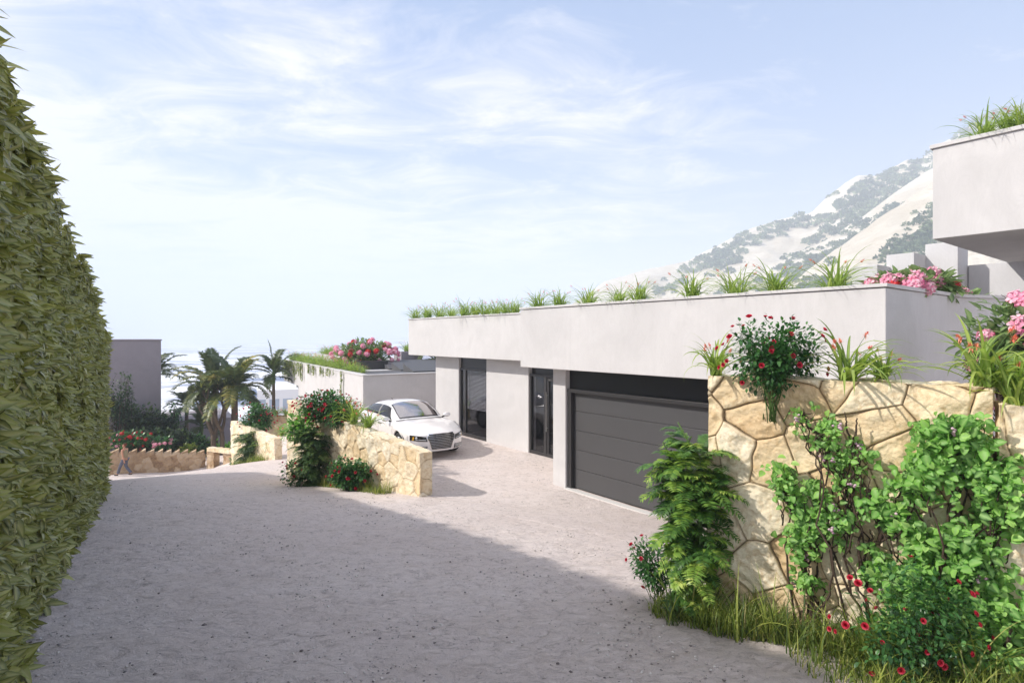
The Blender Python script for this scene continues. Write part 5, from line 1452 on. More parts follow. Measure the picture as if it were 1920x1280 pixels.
def mwall(s, off):  # middle ramp wall, s from its near end
    d = np.array([-0.697, 0.717]); o = np.array([-0.717, -0.697]); q = np.array([-2.0, 12.3]) + d * s + o * off; return q[0], q[1]
pts = [(*mwall(s, .2), .22, 1) for s in np.linspace(1.25, 4.3, 14)]
grass_patch('wild_grass', 'dry grass at the foot of the middle ramp wall, round the red roses', pts, 2200, (0.12, 0.6), 5, .008)
d2 = np.array([-3.8, 3.9]) / np.linalg.norm([3.8, 3.9]); o2 = np.array([-d2[1], d2[0]])
pts = [(-10.1 + d2[0] * s - .15 + o2[0] * .25, 24 + d2[1] * s + o2[1] * .25, .25, 1) for s in np.linspace(.4, 3.5, 10)]
grass_patch('wild_grass', 'grass at the foot of the farther ramp wall', pts, 1200, (0.15, 0.6), 6, .01)
# ================================================================ SHRUBS
# roses on and below the foreground wall
p = wall_pt(1452, -.38, -.05)
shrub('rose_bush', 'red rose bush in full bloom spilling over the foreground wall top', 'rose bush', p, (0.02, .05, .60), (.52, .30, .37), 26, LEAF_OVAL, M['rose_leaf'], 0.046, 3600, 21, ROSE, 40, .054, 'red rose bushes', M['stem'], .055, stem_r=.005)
p = (1.50, 5.80); p = (p[0], p[1], ground_z(*p))
shrub('rose_bush', 'low red rose bush beside the feathery shrub at the wall foot', 'rose bush', p, (-.04, 0, .42), (.27, .26, .28), 14, LEAF_OVAL, M['rose_leaf'], 0.044, 1100, 22, ROSE, 15, .052, 'red rose bushes', M['stem'], .05, stem_r=.004)
p = (*wall_foot(1.65, .55), 0); p = (p[0], p[1], ground_z(p[0], p[1]))
shrub('rose_bush', 'wide red rose bush in the tall grass below the climbers', 'rose bush', p, (-.05, 0, .45), (.55, .32, .45), 20, LEAF_OVAL, M['rose_leaf'], 0.046, 1400, 23, ROSE, 36, .050, 'red rose bushes', M['stem'], .06, stem_r=.005)
# roses by the middle wall
q = mwall(4.5, .05)
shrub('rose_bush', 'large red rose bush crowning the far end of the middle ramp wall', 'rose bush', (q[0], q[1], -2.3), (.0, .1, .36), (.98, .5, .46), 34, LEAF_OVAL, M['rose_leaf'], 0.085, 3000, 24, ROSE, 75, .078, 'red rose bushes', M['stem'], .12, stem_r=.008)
q = mwall(3.7, .0)
shrub('rose_bush', 'small red rose bush between the big one and the grass on the ramp wall', 'rose bush', (q[0], q[1] + .1, -2.35), (.0, .0, .28), (.5, .3, .4), 16, LEAF_OVAL, M['rose_leaf'], 0.09, 1500, 25, ROSE, 24, .07, 'red rose bushes', M['stem'], .1, stem_r=.006)
q = mwall(2.35, .34)
shrub('rose_bush', 'red rose bush in the dry grass at the foot of the middle ramp wall', 'rose bush', (q[0], q[1], ground_z(*q)), (.0, 0, .40), (.72, .35, .42), 20, LEAF_OVAL, M['rose_leaf'], 0.085, 2300, 26, ROSE, 28, .078, 'red rose bushes', M['stem'], .08, stem_r=.006)
q = mwall(4.6, .8)
shrub('rose_bush', 'little red rose at the left foot of the tall feathery shrub by the ramp wall', 'rose bush', (q[0], q[1], ground_z(*q)), (-.1, 0, .35), (.4, .3, .38), 12, LEAF_OVAL, M['rose_leaf'], 0.07, 500, 27, ROSE, 9, .08, 'red rose bushes', M['stem'], .08, stem_r=.006)
q = mwall(4.75, .45)
shrub('leafy_shrub', 'bright green leafy shrub topping the tall feathery one by the ramp wall', 'shrub', (q[0], q[1], -3.0), (-.1, 0, .55), (.55, .4, .5), 16, LEAF_OVAL, M['vine_leaf'], .12, 800, 28, ROSE, 6, .08, None, M['bark_dark'], .1, stem_r=.01)
c = at(483, 775, 27.3)
shrub('rose_bush', 'round red rose bush behind the farther ramp wall, left of the slim palm', 'rose bush', (c[0], c[1], c[2] - 1.0), (.0, 0, .8), (.95, .6, .75), 24, LEAF_OVAL, M['rose_leaf'], 0.13, 2200, 29, ROSE, 44, .10, 'red rose bushes', M['stem'], .15, stem_r=.01)
# grass on the middle ramp wall
for i, (s, off, sc, lab) in enumerate([(3.1, .0, 1.3, 'big flowering grass clump on the ramp wall below the car window'), (2.55, -.1, 1.05, 'flowering grass clump on the ramp wall nearest the car wheel'), (3.75, -.1, 1.2, 'flowering grass clump on the ramp wall among the roses')]):
    q = mwall(s, off - .1); z = -2.53 + .48 * s / 5.16
    clump('near', lab, (q[0], q[1], z), sc, 1.3 * i, i, 'grass clumps on the ramp walls')
c = at(650, 760, 21.5); clump('near', 'tall yellow-green grass clump against the corner of the lower house', (c[0], c[1], -3.4), 1.9, .5, 3, 'grass clumps on the ramp walls')
for i, (px, py, Y, sc) in enumerate([(500, 806, 25.6, 1.5), (515, 812, 25, 1.3), (528, 812, 33.8, 1.4), (548, 812, 34.5, 1.2)]):
    c = at(px, py, Y); clump('near', ['grass clump above the farther ramp wall, beside its roses', 'lower grass clump behind the cut end of the farther ramp wall', 'grass tuft at the foot of the brownish retaining wall', 'bushy tuft at the retaining wall near the lower house'][i], (c[0], c[1], ground_z(c[0], c[1]) + (.5 if i < 2 else 0)), sc, i, i, 'grass clumps on the ramp walls')
for i, px in enumerate((493, 515, 535, 553)):
    c = at(px, 783, 35.6); clump('near', '%s grass clump from the left on top of the brownish retaining wall' % ORD[i], (c[0], c[1] + .2, -5.0), 1.35, i * 2, i, 'grass clumps on the retaining wall')

# rhododendrons round the main roof corner
def rhodo(label, pos, c, r, n, seed, fl, nf, fs=.17, ls=.17):
    return shrub('rhododendron', label, 'rhododendron', pos, c, r, 16, LEAF_OVAL, M['rhodo_leaf'], ls, int(n * 2.6), seed, fl, nf, fs, 'rhododendrons in flower', M['bark_dark'], .11, stem_r=.008, name_fl='flower_head')
FPR = TRUSS_P + TRUSS_P + [TRUSS_R]
rhodo('pink and red rhododendron nearest the roof corner, left of the other roof ones', p1(3.32, 10.0, .62), (0, 0, .12), (.40, .42, .20), 330, 31, FPR, 15, .20)
rhodo('tallest pink rhododendron in the middle of the roof edge', p1(3.30, 11.2, .62), (0, 0, .20), (.46, .48, .26), 380, 32, FPR, 16, .21)
rhodo('small pink rhododendron at the far end of the roof edge', p1(3.2, 12.5, .58), (0, 0, .05), (.42, .42, .18), 220, 33, TRUSS_P, 9, .19)
c = at(1884, 640, 6.9)
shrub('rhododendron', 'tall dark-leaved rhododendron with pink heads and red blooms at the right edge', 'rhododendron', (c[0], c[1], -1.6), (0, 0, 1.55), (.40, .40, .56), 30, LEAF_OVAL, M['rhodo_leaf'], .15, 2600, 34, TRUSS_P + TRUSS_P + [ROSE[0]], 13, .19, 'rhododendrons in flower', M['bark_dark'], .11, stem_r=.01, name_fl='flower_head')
# roof of the lower house
q = F2(np.array([[6.4, 2.0, -1.45]]))[0]
shrub('rhododendron', 'wide mound of pink and red rhododendron on the roof of the lower house', 'rhododendron', q, (0, .1, .45), (1.75, 1.2, .85), 40, LEAF_OVAL, M['rhodo_leaf'], .22, 2200, 35, TRUSS_P + TRUSS_P + [TRUSS_R], 75, .24, 'rhododendrons in flower', M['bark_dark'], .2, stem_r=.015, name_fl='flower_head')
k = 0
for i in range(20):
    t = 1.6 + i * .88; q = F2(np.array([[t, .45, -1.62]]))[0]
    clump('parapet', 'edge grass clump on the lower house roof, %s from its near corner' % ORD[i], q, (.75 if i < 4 else 1.1) + .2 * (i % 3), i * 1.1, i % 4, 'grass clumps edging the roof of the lower house')
for i in range(8):
    t = 10.4 + i * 1.05; q = F2(np.array([[t, 2.5, -1.25]]))[0]
    clump('parapet', 'raised grass clump on the planter of the lower house roof, %s from the near end' % ORD[i], q, 1.3 + .2 * (i % 2), i * 1.7, i % 4, 'grass clumps on the raised planter of the lower house')
q = F2(np.array([[8.7, 5.2, -.84]]))[0]; clump('parapet', 'lone grass clump on top of the grey roof block of the lower house', q, 1.3, 0, 2)
# trailing plants down the white wall of the lower house
def trailing():
    g = np.random.default_rng(77)
    spec = [(18.6, 1.3), (18.0, 1.1), (17.3, 1.35), (16.6, .7), (15.8, .55), (14.6, 1.2), (13.5, .9), (12.2, 1.35), (10.4, .6), (9.1, .55), (7.3, .5), (5.6, .4), (3.2, 1.7)]
    for i, (t, L) in enumerate(spec):
        e0 = F2(np.array([[t, -.06, -1.55]]))[0]
        e = empty('trailing_plant', 'trailing creeper hanging down the lower house wall, %s from its far end' % ORD[i], 'plant', e0, 0, 'creepers hanging down the lower house')
        lv = Acc(); st = Acc(); u = np.array([U2[0], U2[1], 0]); v = -np.array([V2[0], V2[1], 0])
        wd = .30 if L < 1.5 else .12
        for j in range(7 if L < 1.5 else 3):
            x0 = g.normal(0, wd); l = L * (.5 + .5 * g.random()); z = np.linspace(0, -l, 8)
            P = u * (x0 + np.cumsum(g.normal(0, .02, 8)))[:, None] + v * (.03 + .03 * g.random(8))[:, None] + np.array([0, 0, 1]) * z[:, None]
            st.tube(P, .006, 4)
            n = int(26 * l / .5); tt = g.random(n); Q = np.stack([np.interp(tt, np.linspace(0, 1, 8), P[:, a_]) for a_ in range(3)], -1)
            lv.inst(LEAF_MID, Q, g.normal(0, .6, (n, 3)) + v * .4 + [0, 0, -.8], v + [0, 0, .3], .09 * (.6 + .8 * g.random(n)))
        lv.obj('leaves', M['grass'], e); st.obj('stems', M['stem'], e)
trailing()

# ---------------------------------------------------------------- feathery shrubs
def frond(acc_l, acc_s, p, d, L, g, nl=13, ll=.11, droop=.7, tpl=LEAF_THIN, tone=None, vee=.5, r=.004):
    d = d / np.linalg.norm(d); P = [p]; dirs = [d]
    for k in range(8):
        d = d + np.array([0, 0, -droop / 8 * (0.4 + k / 5)]); d /= np.linalg.norm(d); P.append(P[-1] + d * L / 8); dirs.append(d)
    P = np.array(P); dirs = np.array(dirs)
    acc_s.tube(P, np.linspace(r, r * .3, 9), 4, a=.5, cap=False)
    t = np.linspace(.14, 1, nl); Q = np.stack([np.interp(t, np.linspace(0, 1, 9), P[:, a]) for a in range(3)], -1); D = np.stack([np.interp(t, np.linspace(0, 1, 9), dirs[:, a]) for a in range(3)], -1)
    side = np.cross(D, [0, 0, 1.0]); side /= np.linalg.norm(side, axis=1)[:, None] + 1e-6
    up = np.cross(side, D)
    sz = ll * np.sin(np.clip(t * 2.6 + .35, 0, math.pi)) ** .5 * (0.85 + .3 * g.random(nl)); sz = np.maximum(sz, ll * .35)
    tn = g.random() * .6 if tone is None else tone
    for sg in (-1, 1):
        f = side * sg + D * vee + up * .12 + g.normal(0, .10, D.shape)
        acc_l.inst(tpl, Q, f, up, sz, np.clip(tn + .4 * g.random(nl), 0, 1))

def feathery(name, label, pos, h, rad, n_fr, L, seed, mat, ll=.11, stems=6, group=None, nl=13, droop=.9, tilt=(0, 0)):
    g = np.random.default_rng(seed); e = empty(name, label, 'shrub', pos, 0, group); lv, st = Acc(), Acc()
    tops = []
    for k in range(stems):
        tip = np.array([g.normal(0, rad * .45) + tilt[0], g.normal(0, rad * .35) + tilt[1], h * (.6 + .4 * g.random())])
        P = wander(g, np.array([g.normal(0, .05), g.normal(0, .05), 0.]), tip, 9, .08); st.tube(P, np.linspace(.014, .006, 9) * (h / 1.8), 6, a=g.random()); tops.append(P)
    for k in range(n_fr):
        P = tops[g.integers(0, stems)]; u = .12 + .88 * (k / n_fr); i = u * 8; a = int(min(7, i)); b = P[a] * (1 - (i - a)) + P[a + 1] * (i - a)
        az = g.random() * 6.283; el = R(-5 + 60 * u * g.random())
        d = np.array([math.cos(az) * math.cos(el), math.sin(az) * math.cos(el), math.sin(el)])
        prof = (.62 + .5 * u) if u < .75 else (1.0 - 1.4 * (u - .75))
        frond(lv, st, b, d, L * (.7 + .5 * g.random()) * prof, g, nl, ll * (.8 + .4 * g.random()), droop)
    lv.obj('fronds', mat, e); st.obj('stems', M['stem'], e, True); return e
q = (1.70, 5.50); p = (q[0], q[1], ground_z(*q))
feathery('feathery_shrub', 'tall feathery green shrub at the left end of the foreground wall', p, 2.15, .32, 290, .37, 51, M['frond_leaf'], .12, 9, 'feathery shrubs', 15)
q = mwall(4.5, .42); p = (q[0], q[1], ground_z(*q))
feathery('feathery_shrub', 'dense dark feathery shrub against the far end of the middle ramp wall', p, 1.65, .42, 230, .56, 52, M['fir_leaf'], .15, 8, 'feathery shrubs', 15, 1.0)
c = at(466, 862, 25.8); p = (c[0], c[1], road(c[0], c[1]) - .1)
feathery('feathery_shrub', 'dark feathery shrub at the left end of the farther ramp wall', p, 1.75, .6, 170, .70, 53, M['fir_leaf'], .17, 8, 'feathery shrubs', 13, 1.0)

# ---------------------------------------------------------------- climbers on the foreground wall
def climber(label, foot_s, zfoot, blobs, n_leaf, seed, leaf_s=.07, trunks=(), berries=10, off=.05):
    """blobs: (s, z, rs, rz, weight, depth) leaf masses against the wall; s along the wall, z height"""
    g = np.random.default_rng(seed)
    def W(s, z, o): q = wall_foot(s, o); return np.array([q[0], q[1], z])
    base = W(foot_s, zfoot, .08)
    e = empty('climbing_shrub', label, 'climbing shrub', base, 0, 'climbing shrubs on the foreground wall')
    inv = Matrix.Translation(e.location).inverted()
    st, lv, be = Acc(), Acc(), Acc()
    wts = np.array([b[4] for b in blobs], float); wts /= wts.sum()
    nodes = []; nd = []
    for (s, z, rs, rz, wt, dp) in blobs:
        # a branch from the foot to each mass, then twigs inside it
        s0 = foot_s + (s - foot_s) * .15; 
        P = wander(g, W(foot_s + g.normal(0, .06), zfoot, .06), W(s, z, .06 + dp * .4), 14, .10); P[:, :2] = P[:, :2]
        st.tube(P, np.linspace(.011, .004, 14), 6, a=g.random())
        tw = []
        for k in range(9):
            b = P[g.integers(8, 14)]; q = W(s + g.uniform(-1, 1) * rs * .9, z + g.uniform(-1, 1) * rz * .9, .04 + dp * g.random())
            P2 = wander(g, b, q, 7, .16); st.tube(P2, np.linspace(.007, .0025, 7), 5, a=g.random()); tw += list(P2[2:])
        nodes.append(np.array(tw))
    for bi, (s, z, rs, rz, wt, dp) in enumerate(blobs):
        n = int(n_leaf * wts[bi]); nb = nodes[bi]
        # leaves in small sprays
        k = max(3, n // 9); ctr = nb[g.integers(0, len(nb), k)] + g.normal(0, .03, (k, 3))
        ctr = np.vstack([ctr, [W(s + g.normal(0, .45) * rs, z + g.normal(0, .45) * rz, .04 + dp * g.random()) for _ in range(k // 2)]])
        P = ctr[g.integers(0, len(ctr), n)] + g.normal(0, .030, (n, 3))
        o3 = np.array([WO1[0], WO1[1], 0]); dist = (P[:, :2] - np.array([1.91, 5.5])) @ WO1
        P[:, :2] += np.where(dist < .02, .03 - dist, 0)[:, None] * WO1
        tdir = np.array([WD1[0], WD1[1], 0])
        f = g.normal(0, .7, (n, 1)) * tdir + np.array([0, 0, 1]) * g.normal(.1, .6, (n, 1)) + o3 * (.3 + .4 * g.random((n, 1)))
        upv = o3 * .8 + np.array([-.3, 0, .7]) + g.normal(0, .4, (n, 3))
        tone = np.clip(.95 * g.random(n) ** .9 + .15 * g.random() - .05, 0, 1)
        lv.inst(LEAF_ROUND, P, f, upv, leaf_s * (.45 + .8 * g.random(n) ** 1.4), tone)
        nbery = max(1, int(berries * wts[bi]))
        for _ in range(nbery):
            c = ctr[g.integers(0, len(ctr))] + o3 * .05
            for j in range(7):
                be.lathe([(0, -.011), (.009, -.006), (.012, 0), (.009, .007), (0, .011)], 7, c + g.normal(0, .017, 3), a=g.random())
    for tr in trunks:
        P = np.array([W(s, z, o) for s, z, o in tr[0]])
        t = np.linspace(0, 1, len(P)); tt = np.linspace(0, 1, len(P) * 4)
        P = np.stack([np.interp(tt, t, P[:, k]) for k in range(3)], -1) + g.normal(0, .006, (len(tt), 3))
        st.tube(P, np.linspace(tr[1], tr[1] * .35, len(tt)), 7, a=g.random())
    for nm, ac, mt in (('leaves', lv, M['vine_leaf']), ('branches', st, M['bark_dark']), ('blossoms', be, M['berry'])):
        o = link(nm, ac.mesh(nm, mt, True), e); o.matrix_parent_inverse = inv.copy()
# wall coordinates of a photo point on the wall face
def wsz(px, py):
    b = (px - CX) / F_PX; x0, y0 = 1.91, 5.5; d = WD1
    s = (b * y0 - x0) / (d[0] - b * d[1]); Y = y0 + d[1] * s
    return s, -(py - HZ) / F_PX * Y
def blob(px, py, rx, ry, w=1.0, dp=.12):
    s, z = wsz(px, py); s2, _ = wsz(px + rx, py); _, z2 = wsz(px, py - ry)
    return (s, z, abs(s2 - s), abs(z2 - z), w, dp)
def tr(pts, r, o=.05): return ([(*wsz(x, y), o) for x, y in pts], r)
zf = lambda px: float(road(*wall_foot(wsz(px, 1000)[0], .05)))
climber('bright green climbing shrub on the left part of the foreground wall', wsz(1530, 1000)[0], zf(1530),
        [blob(1480, 890, 34, 34, 1.2), blob(1510, 950, 38, 34, 1.2), blob(1505, 1010, 34, 30, .9), blob(1545, 990, 26, 40, .6), blob(1520, 1075, 24, 26, .6), blob(1590, 960, 22, 30, .6), blob(1545, 925, 30, 26, .5)],
        950, 61, .06, [tr([(1530, 1160), (1510, 1060), (1500, 960), (1490, 900)], .016), tr([(1510, 1060), (1545, 1020), (1560, 950)], .01)], 6)
climber('sparse climbing shrub with bare dark branches in the upper middle of the wall', wsz(1640, 1000)[0], zf(1640),
        [blob(1555, 800, 34, 26, .8), blob(1590, 850, 28, 26, .8), blob(1560, 840, 24, 24, .5), blob(1510, 775, 24, 20, .35), blob(1580, 905, 24, 20, .4), blob(1605, 830, 16, 26, .3)],
        480, 62, .055, [tr([(1655, 1010), (1640, 940), (1610, 885), (1575, 845), (1540, 815), (1515, 795), (1508, 772)], .022, .06), tr([(1610, 885), (1600, 835), (1612, 795), (1607, 780)], .013, .09), tr([(1598, 830), (1590, 790), (1586, 770)], .010, .08),
                       tr([(1540, 815), (1552, 790), (1560, 770)], .009, .09), tr([(1615, 1060), (1612, 1010), (1618, 985)], .016, .1), tr([(1618, 1040), (1640, 1000), (1632, 985)], .011, .1)], 3)
climber('large dense climbing shrub covering the right part of the foreground wall', wsz(1790, 1000)[0], zf(1790),
        [blob(1790, 810, 62, 34, 2.2, .28), blob(1750, 860, 60, 34, 1.8, .3), blob(1850, 880, 52, 44, 1.8, .3), blob(1700, 900, 40, 26, .8, .15), blob(1660, 945, 38, 26, .8, .15), blob(1720, 990, 42, 44, 1.2, .2),
         blob(1815, 1000, 66, 52, 2.2, .28), blob(1760, 1090, 78, 50, 2.4, .3), blob(1870, 1110, 56, 70, 2.4, .3), blob(1690, 1090, 44, 44, 1.2, .2), blob(1700, 1170, 62, 46, 1.6, .3), blob(1800, 1190, 80, 56, 2.4, .35), blob(1880, 1230, 60, 60, 1.8, .35), blob(1640, 1060, 30, 30, .5, .15), blob(1720, 1250, 60, 40, 1.0, .35), blob(1900, 960, 30, 60, 1.0, .2)],
        7000, 63, .068, [tr([(1800, 1270), (1790, 1180), (1786, 1050), (1790, 960), (1800, 900), (1795, 830)], .026, .16), tr([(1800, 1270), (1775, 1120), (1770, 1000), (1785, 900), (1760, 850)], .018, .2), tr([(1720, 1270), (1728, 1110), (1716, 1000), (1690, 900)], .014, .1),
                       tr([(1770, 1000), (1730, 970), (1700, 920)], .012, .14), tr([(1880, 1180), (1895, 1130), (1900, 1100)], .013, .3), tr([(1640, 1010), (1670, 1005), (1690, 985)], .010, .08)], 26)
tk = wall_foot(3.7, .2)

# ================================================================ GARDEN BELOW ON THE LEFT
def garden(label, px, py, Y, w, h, seed, mat='dark_shrub', n=900, leaf=LEAF_OVAL, ls=.24, flowers=(), nf=0, fs=.3, cat='shrub', name='garden_shrub'):
    c = at(px, py, Y); gz = road(c[0], c[1]) - .2
    shrub(name, label, cat, (c[0], c[1], gz), (0, 0, c[2] - gz), (w, w * .8, h), 22, leaf, M[mat], ls, int(n * 1.8), seed, flowers, nf, fs, 'shrubs in the garden below', M['bark_dark'], w * .22, stem_r=.02)
garden('tall narrow dark shrub touching the hedge, in front of the grey building', 226, 745, 36, .85, 1.7, 71, n=1300, ls=.16)
garden('broad dark shrub in front of the tall grey building wall', 258, 790, 38, 1.6, 1.2, 72, n=1600)
garden('dark round shrub at the foot of the tall grey building corner', 290, 800, 39, 1.5, 1.1, 73, n=1500)
garden('lighter green upright shrub right of the grey building corner', 318, 795, 40, 1.0, 1.6, 74, 'rose_leaf', 1100, ls=.2)
garden('low dark shrub above the saw-tooth wall, right of the pink flowers', 335, 828, 36.5, 1.1, .75, 75, n=1100)
garden('dark shrub behind the walking man, above the saw-tooth wall', 250, 825, 35.6, 1.2, .7, 76, n=1200)
garden('dark green shrub in the middle above the saw-tooth wall', 295, 828, 35.8, 1.2, .75, 77, n=1200)
garden('red flowering azalea nearest the hedge, above the walking man', 232, 822, 34.4, .95, .42, 78, 'rose_leaf', 500, flowers=[TRUSS_R, ROSE[0], TRUSS_P[0]], nf=34, fs=.17, cat='azalea', name='azalea')
garden('red flowering azalea in the dark shrubs above the saw-tooth wall', 262, 822, 34.5, .75, .38, 79, 'rose_leaf', 400, flowers=[TRUSS_R, ROSE[0]], nf=24, fs=.17, cat='azalea', name='azalea')
garden('pink flowering azalea above the middle of the saw-tooth wall', 303, 830, 34.6, .6, .32, 80, 'rose_leaf', 300, flowers=TRUSS_P, nf=12, fs=.19, cat='azalea', name='azalea')
garden('bright green low shrub under the dragon tree', 383, 838, 37, 1.1, .5, 81, 'vine_leaf', 600, ls=.18)
garden('round dark green shrub left of the dragon tree trunk', 366, 833, 36.5, .8, .6, 82, 'rose_leaf', 700)
garden('olive green shrub left of the gateway', 352, 843, 35.6, .6, .35, 83, 'grass', 400, ls=.2)
garden('low green bush beside the leaning palm trunk', 432, 842, 38, 1.0, .4, 84, 'vine_leaf', 400)
garden('reddish flowering bush at the foot of the gateway side wall', 447, 868, 30.6, .35, .25, 85, 'rose_leaf', 250, flowers=[ROSE[1]], nf=10, fs=.14)

# ---------------------------------------------------------------- palms
def palm(label, pos, h, n_fr, L, seed, trunk_r=.16, lean=(0, 0), ll=.6, droop=1.5, nl=34, tone=None, el0=(10, 80)):
    g = np.random.default_rng(seed); e = empty('palm_tree', label, 'palm tree', pos, 0, 'palm trees below the drive')
    tr_ = Acc(); t = np.linspace(0, 1, 26)
    P = np.stack([lean[0] * t ** 1.4, lean[1] * t ** 1.4, h * t], -1)
    r = trunk_r * (1.25 - .45 * t + .35 * np.exp(-t * 14)) * (1 + .06 * (np.arange(26) % 2))
    tr_.tube(P, r, 12, a=.5)
    tr_.obj('trunk', M['bark'], e, True)
    top = P[-1]; cs = Acc(); cs.lathe([(trunk_r * .85, -.1), (trunk_r * 1.05, .2), (trunk_r * .9, .6), (.03, 1.0)], 12, top)
    cs.obj('crown_shaft', M['stem'], e, True)
    lv, st = Acc(), Acc()
    for k in range(n_fr):
        u = k / (n_fr - 1); az = k * 2.39996 + g.normal(0, .15); el = R(el0[0] + (el0[1] - el0[0]) * u + g.normal(0, 6))
        d = np.array([math.cos(az) * math.cos(el), math.sin(az) * math.cos(el), math.sin(el)])
        frond(lv, st, top + np.array([0, 0, .35 + .3 * u]), d, L * (.8 + .3 * g.random()), g, nl, ll, droop * (.7 + .5 * g.random()), LEAF_THIN, (g.random() ** 2) * .7 if tone is None else tone, .55, .03)
        Q = lv
    o = lv.obj('crown', M['palm_leaf'], e); st.obj('frond_ribs', M['stem'], o)
    return e
def palm_at(label, px, py_crown, Y, zb, n, L, seed, **k):
    c = at(px, py_crown, Y); palm(label, (c[0], c[1], zb), c[2] - zb, n, L, seed, **k)
palm_at('palm with long yellowing fronds, left one of the big pair', 402, 742, 38, -8.6, 17, 3.3, 91, ll=.62, trunk_r=.2)
palm_at('big dark palm with drooping fronds, right one of the pair', 440, 748, 37, -8.4, 20, 3.2, 92, ll=.6, trunk_r=.22, droop=1.9)
palm_at('slim green palm with a smooth thin trunk beside the lower house', 513, 716, 37, -8.4, 13, 2.1, 93, ll=.42, trunk_r=.11, tone=.15)
palm_at('palm half hidden behind the corner of the tall grey building', 290, 712, 46, -11, 13, 3.0, 94, ll=.6, tone=.1, trunk_r=.2)
palm_at('small dark palm between the shrubs and the dragon tree', 350, 775, 43, -11, 14, 2.0, 95, ll=.4, tone=.05, trunk_r=.14)
palm_at('low dark palm in front of the low grey building', 378, 812, 41, -10.0, 12, 1.7, 96, ll=.4, tone=.05, trunk_r=.12)
q = F2(np.array([[4.0, 16.0, -4]]))[0]
palm_at('palm tip seen through the glass railing of the lower house', 818, 690, 33, -6, 14, 1.6, 97, ll=.35, tone=.25, trunk_r=.12)

def dragon_tree():
    g = np.random.default_rng(5); c = at(404, 852, 36.2); pos = (c[0], c[1], road(c[0], c[1]) - .3)
    e = empty('dragon_tree', 'dragon tree with forked grey branches and spiky leaf rosettes', 'tree', pos)
    st, lv = Acc(), Acc(); tips = []
    def br(p, d, L, r, depth):
        P = [p]; dd = d / np.linalg.norm(d)
        for k in range(5): dd = dd + np.array([0, 0, .10]) + g.normal(0, .04, 3); dd /= np.linalg.norm(dd); P.append(P[-1] + dd * L / 5)
        st.tube(np.array(P), np.linspace(r, r * .72, 6), 8, a=g.random())
        if depth == 0: tips.append((P[-1], dd)); return
        for k in range(3 if depth > 1 else 2):
            az = k / 3 * 6.283 + g.random() * 1.5; side = np.array([math.cos(az), math.sin(az), 0])
            br(P[-1], dd + side * (.62 if depth > 1 else .4), L * (.62 + .15 * g.random()), r * .62, depth - 1)
    br(np.array([0, 0, 0.]), np.array([-.10, 0, 1]), 1.7, .20, 3); br(np.array([.32, .1, 0.]), np.array([.14, 0, 1]), 1.9, .17, 3)
    for p, d in tips:
        n = 60; u = g.normal(size=(n, 3)); u /= np.linalg.norm(u, axis=1)[:, None]; f = u + d * .8 + np.array([0, 0, .15])
        lv.inst((LEAF_THIN[0] * np.array([.55, 1, 1]), LEAF_THIN[1], LEAF_THIN[2]), np.repeat(p[None], n, 0), f, (0, 0, 1), .62 * (.7 + .4 * g.random(n)))
    st.obj('trunk', M['bark'], e, True); lv.obj('crown', leafmat('dragon_leaves', [(0, (.04, .065, .02)), (.6, (.09, .13, .035)), (1, (.26, .28, .08))], .2, .5), e)
dragon_tree()
# ================================================================ CAMERA, SUN, SKY
scn = bpy.context.scene
cam = bpy.data.cameras.new('camera'); co = bpy.data.objects.new('camera', cam); C.objects.link(co)
co.location = (0, 0, 0); co.rotation_euler = (R(90), 0, 0)
cam.sensor_width = 36; cam.lens = F_PX / 1920 * 36; cam.shift_y = -8 / 1920
cam.clip_start = 0.05; cam.clip_end = 20000
scn.camera = co

SUN_DIR = Vector((0.79, 0.10, -0.61)).normalized()   # travel direction of the light
sl = bpy.data.lights.new('sun', 'SUN'); so = bpy.data.objects.new('sun', sl); C.objects.link(so)
so.rotation_euler = SUN_DIR.to_track_quat('-Z', 'Y').to_euler()
sl.energy = 4.6; sl.angle = R(1.0); sl.color = (1.0, 0.945, 0.87)

w = bpy.data.worlds.new('World'); scn.world = w; w.use_nodes = True
nt = w.node_tree; nt.nodes.clear()
out = nt.nodes.new('ShaderNodeOutputWorld'); bg = nt.nodes.new('ShaderNodeBackground')
sky = nt.nodes.new('ShaderNodeTexSky'); sky.sky_type = 'NISHITA'; sky.sun_disc = False
sky.sun_elevation = math.asin(-SUN_DIR.z)
sky.sun_rotation = math.atan2(-SUN_DIR.x, -SUN_DIR.y)
sky.air_density = 1.0; sky.dust_density = 1.2; sky.ozone_density = 1.5
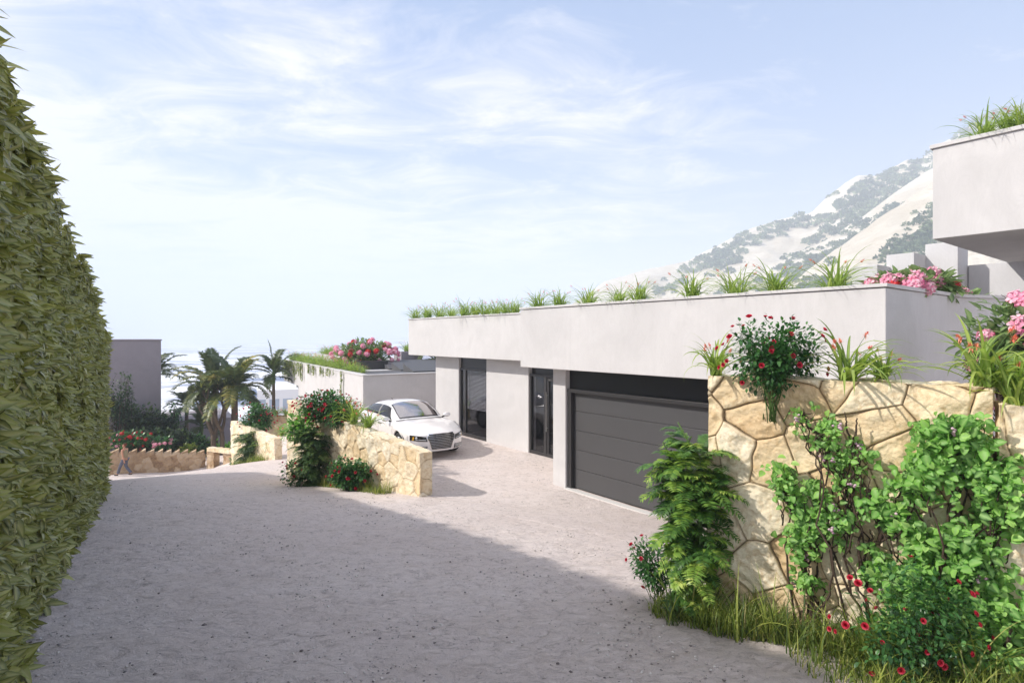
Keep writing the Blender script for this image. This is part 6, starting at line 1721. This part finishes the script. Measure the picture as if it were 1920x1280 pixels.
# thin high cloud: noise on a flat layer far above
tc = N(nt, 'ShaderNodeTexCoord'); sp = N(nt, 'ShaderNodeSeparateXYZ'); nt.links.new(tc.outputs['Generated'], sp.inputs[0])
zz = math_(nt, 'ADD', math_(nt, 'MAXIMUM', sp.outputs[2], 0.0), 0.10)
cx = math_(nt, 'DIVIDE', sp.outputs[0], zz); cy = math_(nt, 'DIVIDE', sp.outputs[1], zz)
cb = N(nt, 'ShaderNodeCombineXYZ'); nt.links.new(cx, cb.inputs[0]); nt.links.new(cy, cb.inputs[1])
mp = N(nt, 'ShaderNodeMapping'); mp.inputs['Rotation'].default_value = (0, 0, R(-28)); mp.inputs['Scale'].default_value = (0.55, 0.85, 1); mp.inputs['Location'].default_value = (3.1, 1.7, 0.4)
nt.links.new(cb.outputs[0], mp.inputs['Vector'])
n1 = noise(nt, 0.75, 4, 0.5, mp.outputs[0], 0.5)
n2 = noise(nt, 3.6, 10, 0.66, mp.outputs[0], 0.7)
side = math_(nt, 'MULTIPLY', sp.outputs[0], -0.13)
dens = math_(nt, 'ADD', math_(nt, 'ADD', math_(nt, 'MULTIPLY', n1, 0.62), math_(nt, 'MULTIPLY', n2, 0.42)), side)
cl = ramp(nt, dens, [(0.44, (0, 0, 0)), (0.50, (0.35, 0.35, 0.35)), (0.57, (1, 1, 1))])
fade = ramp(nt, sp.outputs[2], [(0.0, (1, 1, 1)), (0.10, (0.25, 0.25, 0.25)), (0.3, (0, 0, 0))])
CLOUD = 4.6
c = mixc(nt, 0.75, sky.outputs[0], (0.50, 1.25, 2.75))           # fixed blue tint added over the sky for its colour and brightness
c = mixc(nt, cl, c, (CLOUD, CLOUD * 0.955, CLOUD * 0.94))
c = mixc(nt, math_(nt, 'MULTIPLY', fade, 0.75), c, (2.7, 2.8, 2.95))
nt.links.new(c, bg.inputs['Color']); bg.inputs['Strength'].default_value = 0.15
nt.links.new(bg.outputs[0], out.inputs[0])
vs = scn.view_settings; vs.view_transform = 'Standard'; vs.look = 'None'; vs.gamma = 1; vs.use_curve_mapping = False
vs.exposure = 0.65
scn.cycles.max_bounces = 7; scn.cycles.transparent_max_bounces = 12; scn.cycles.volume_bounces = 3
scn.cycles.use_denoising = True
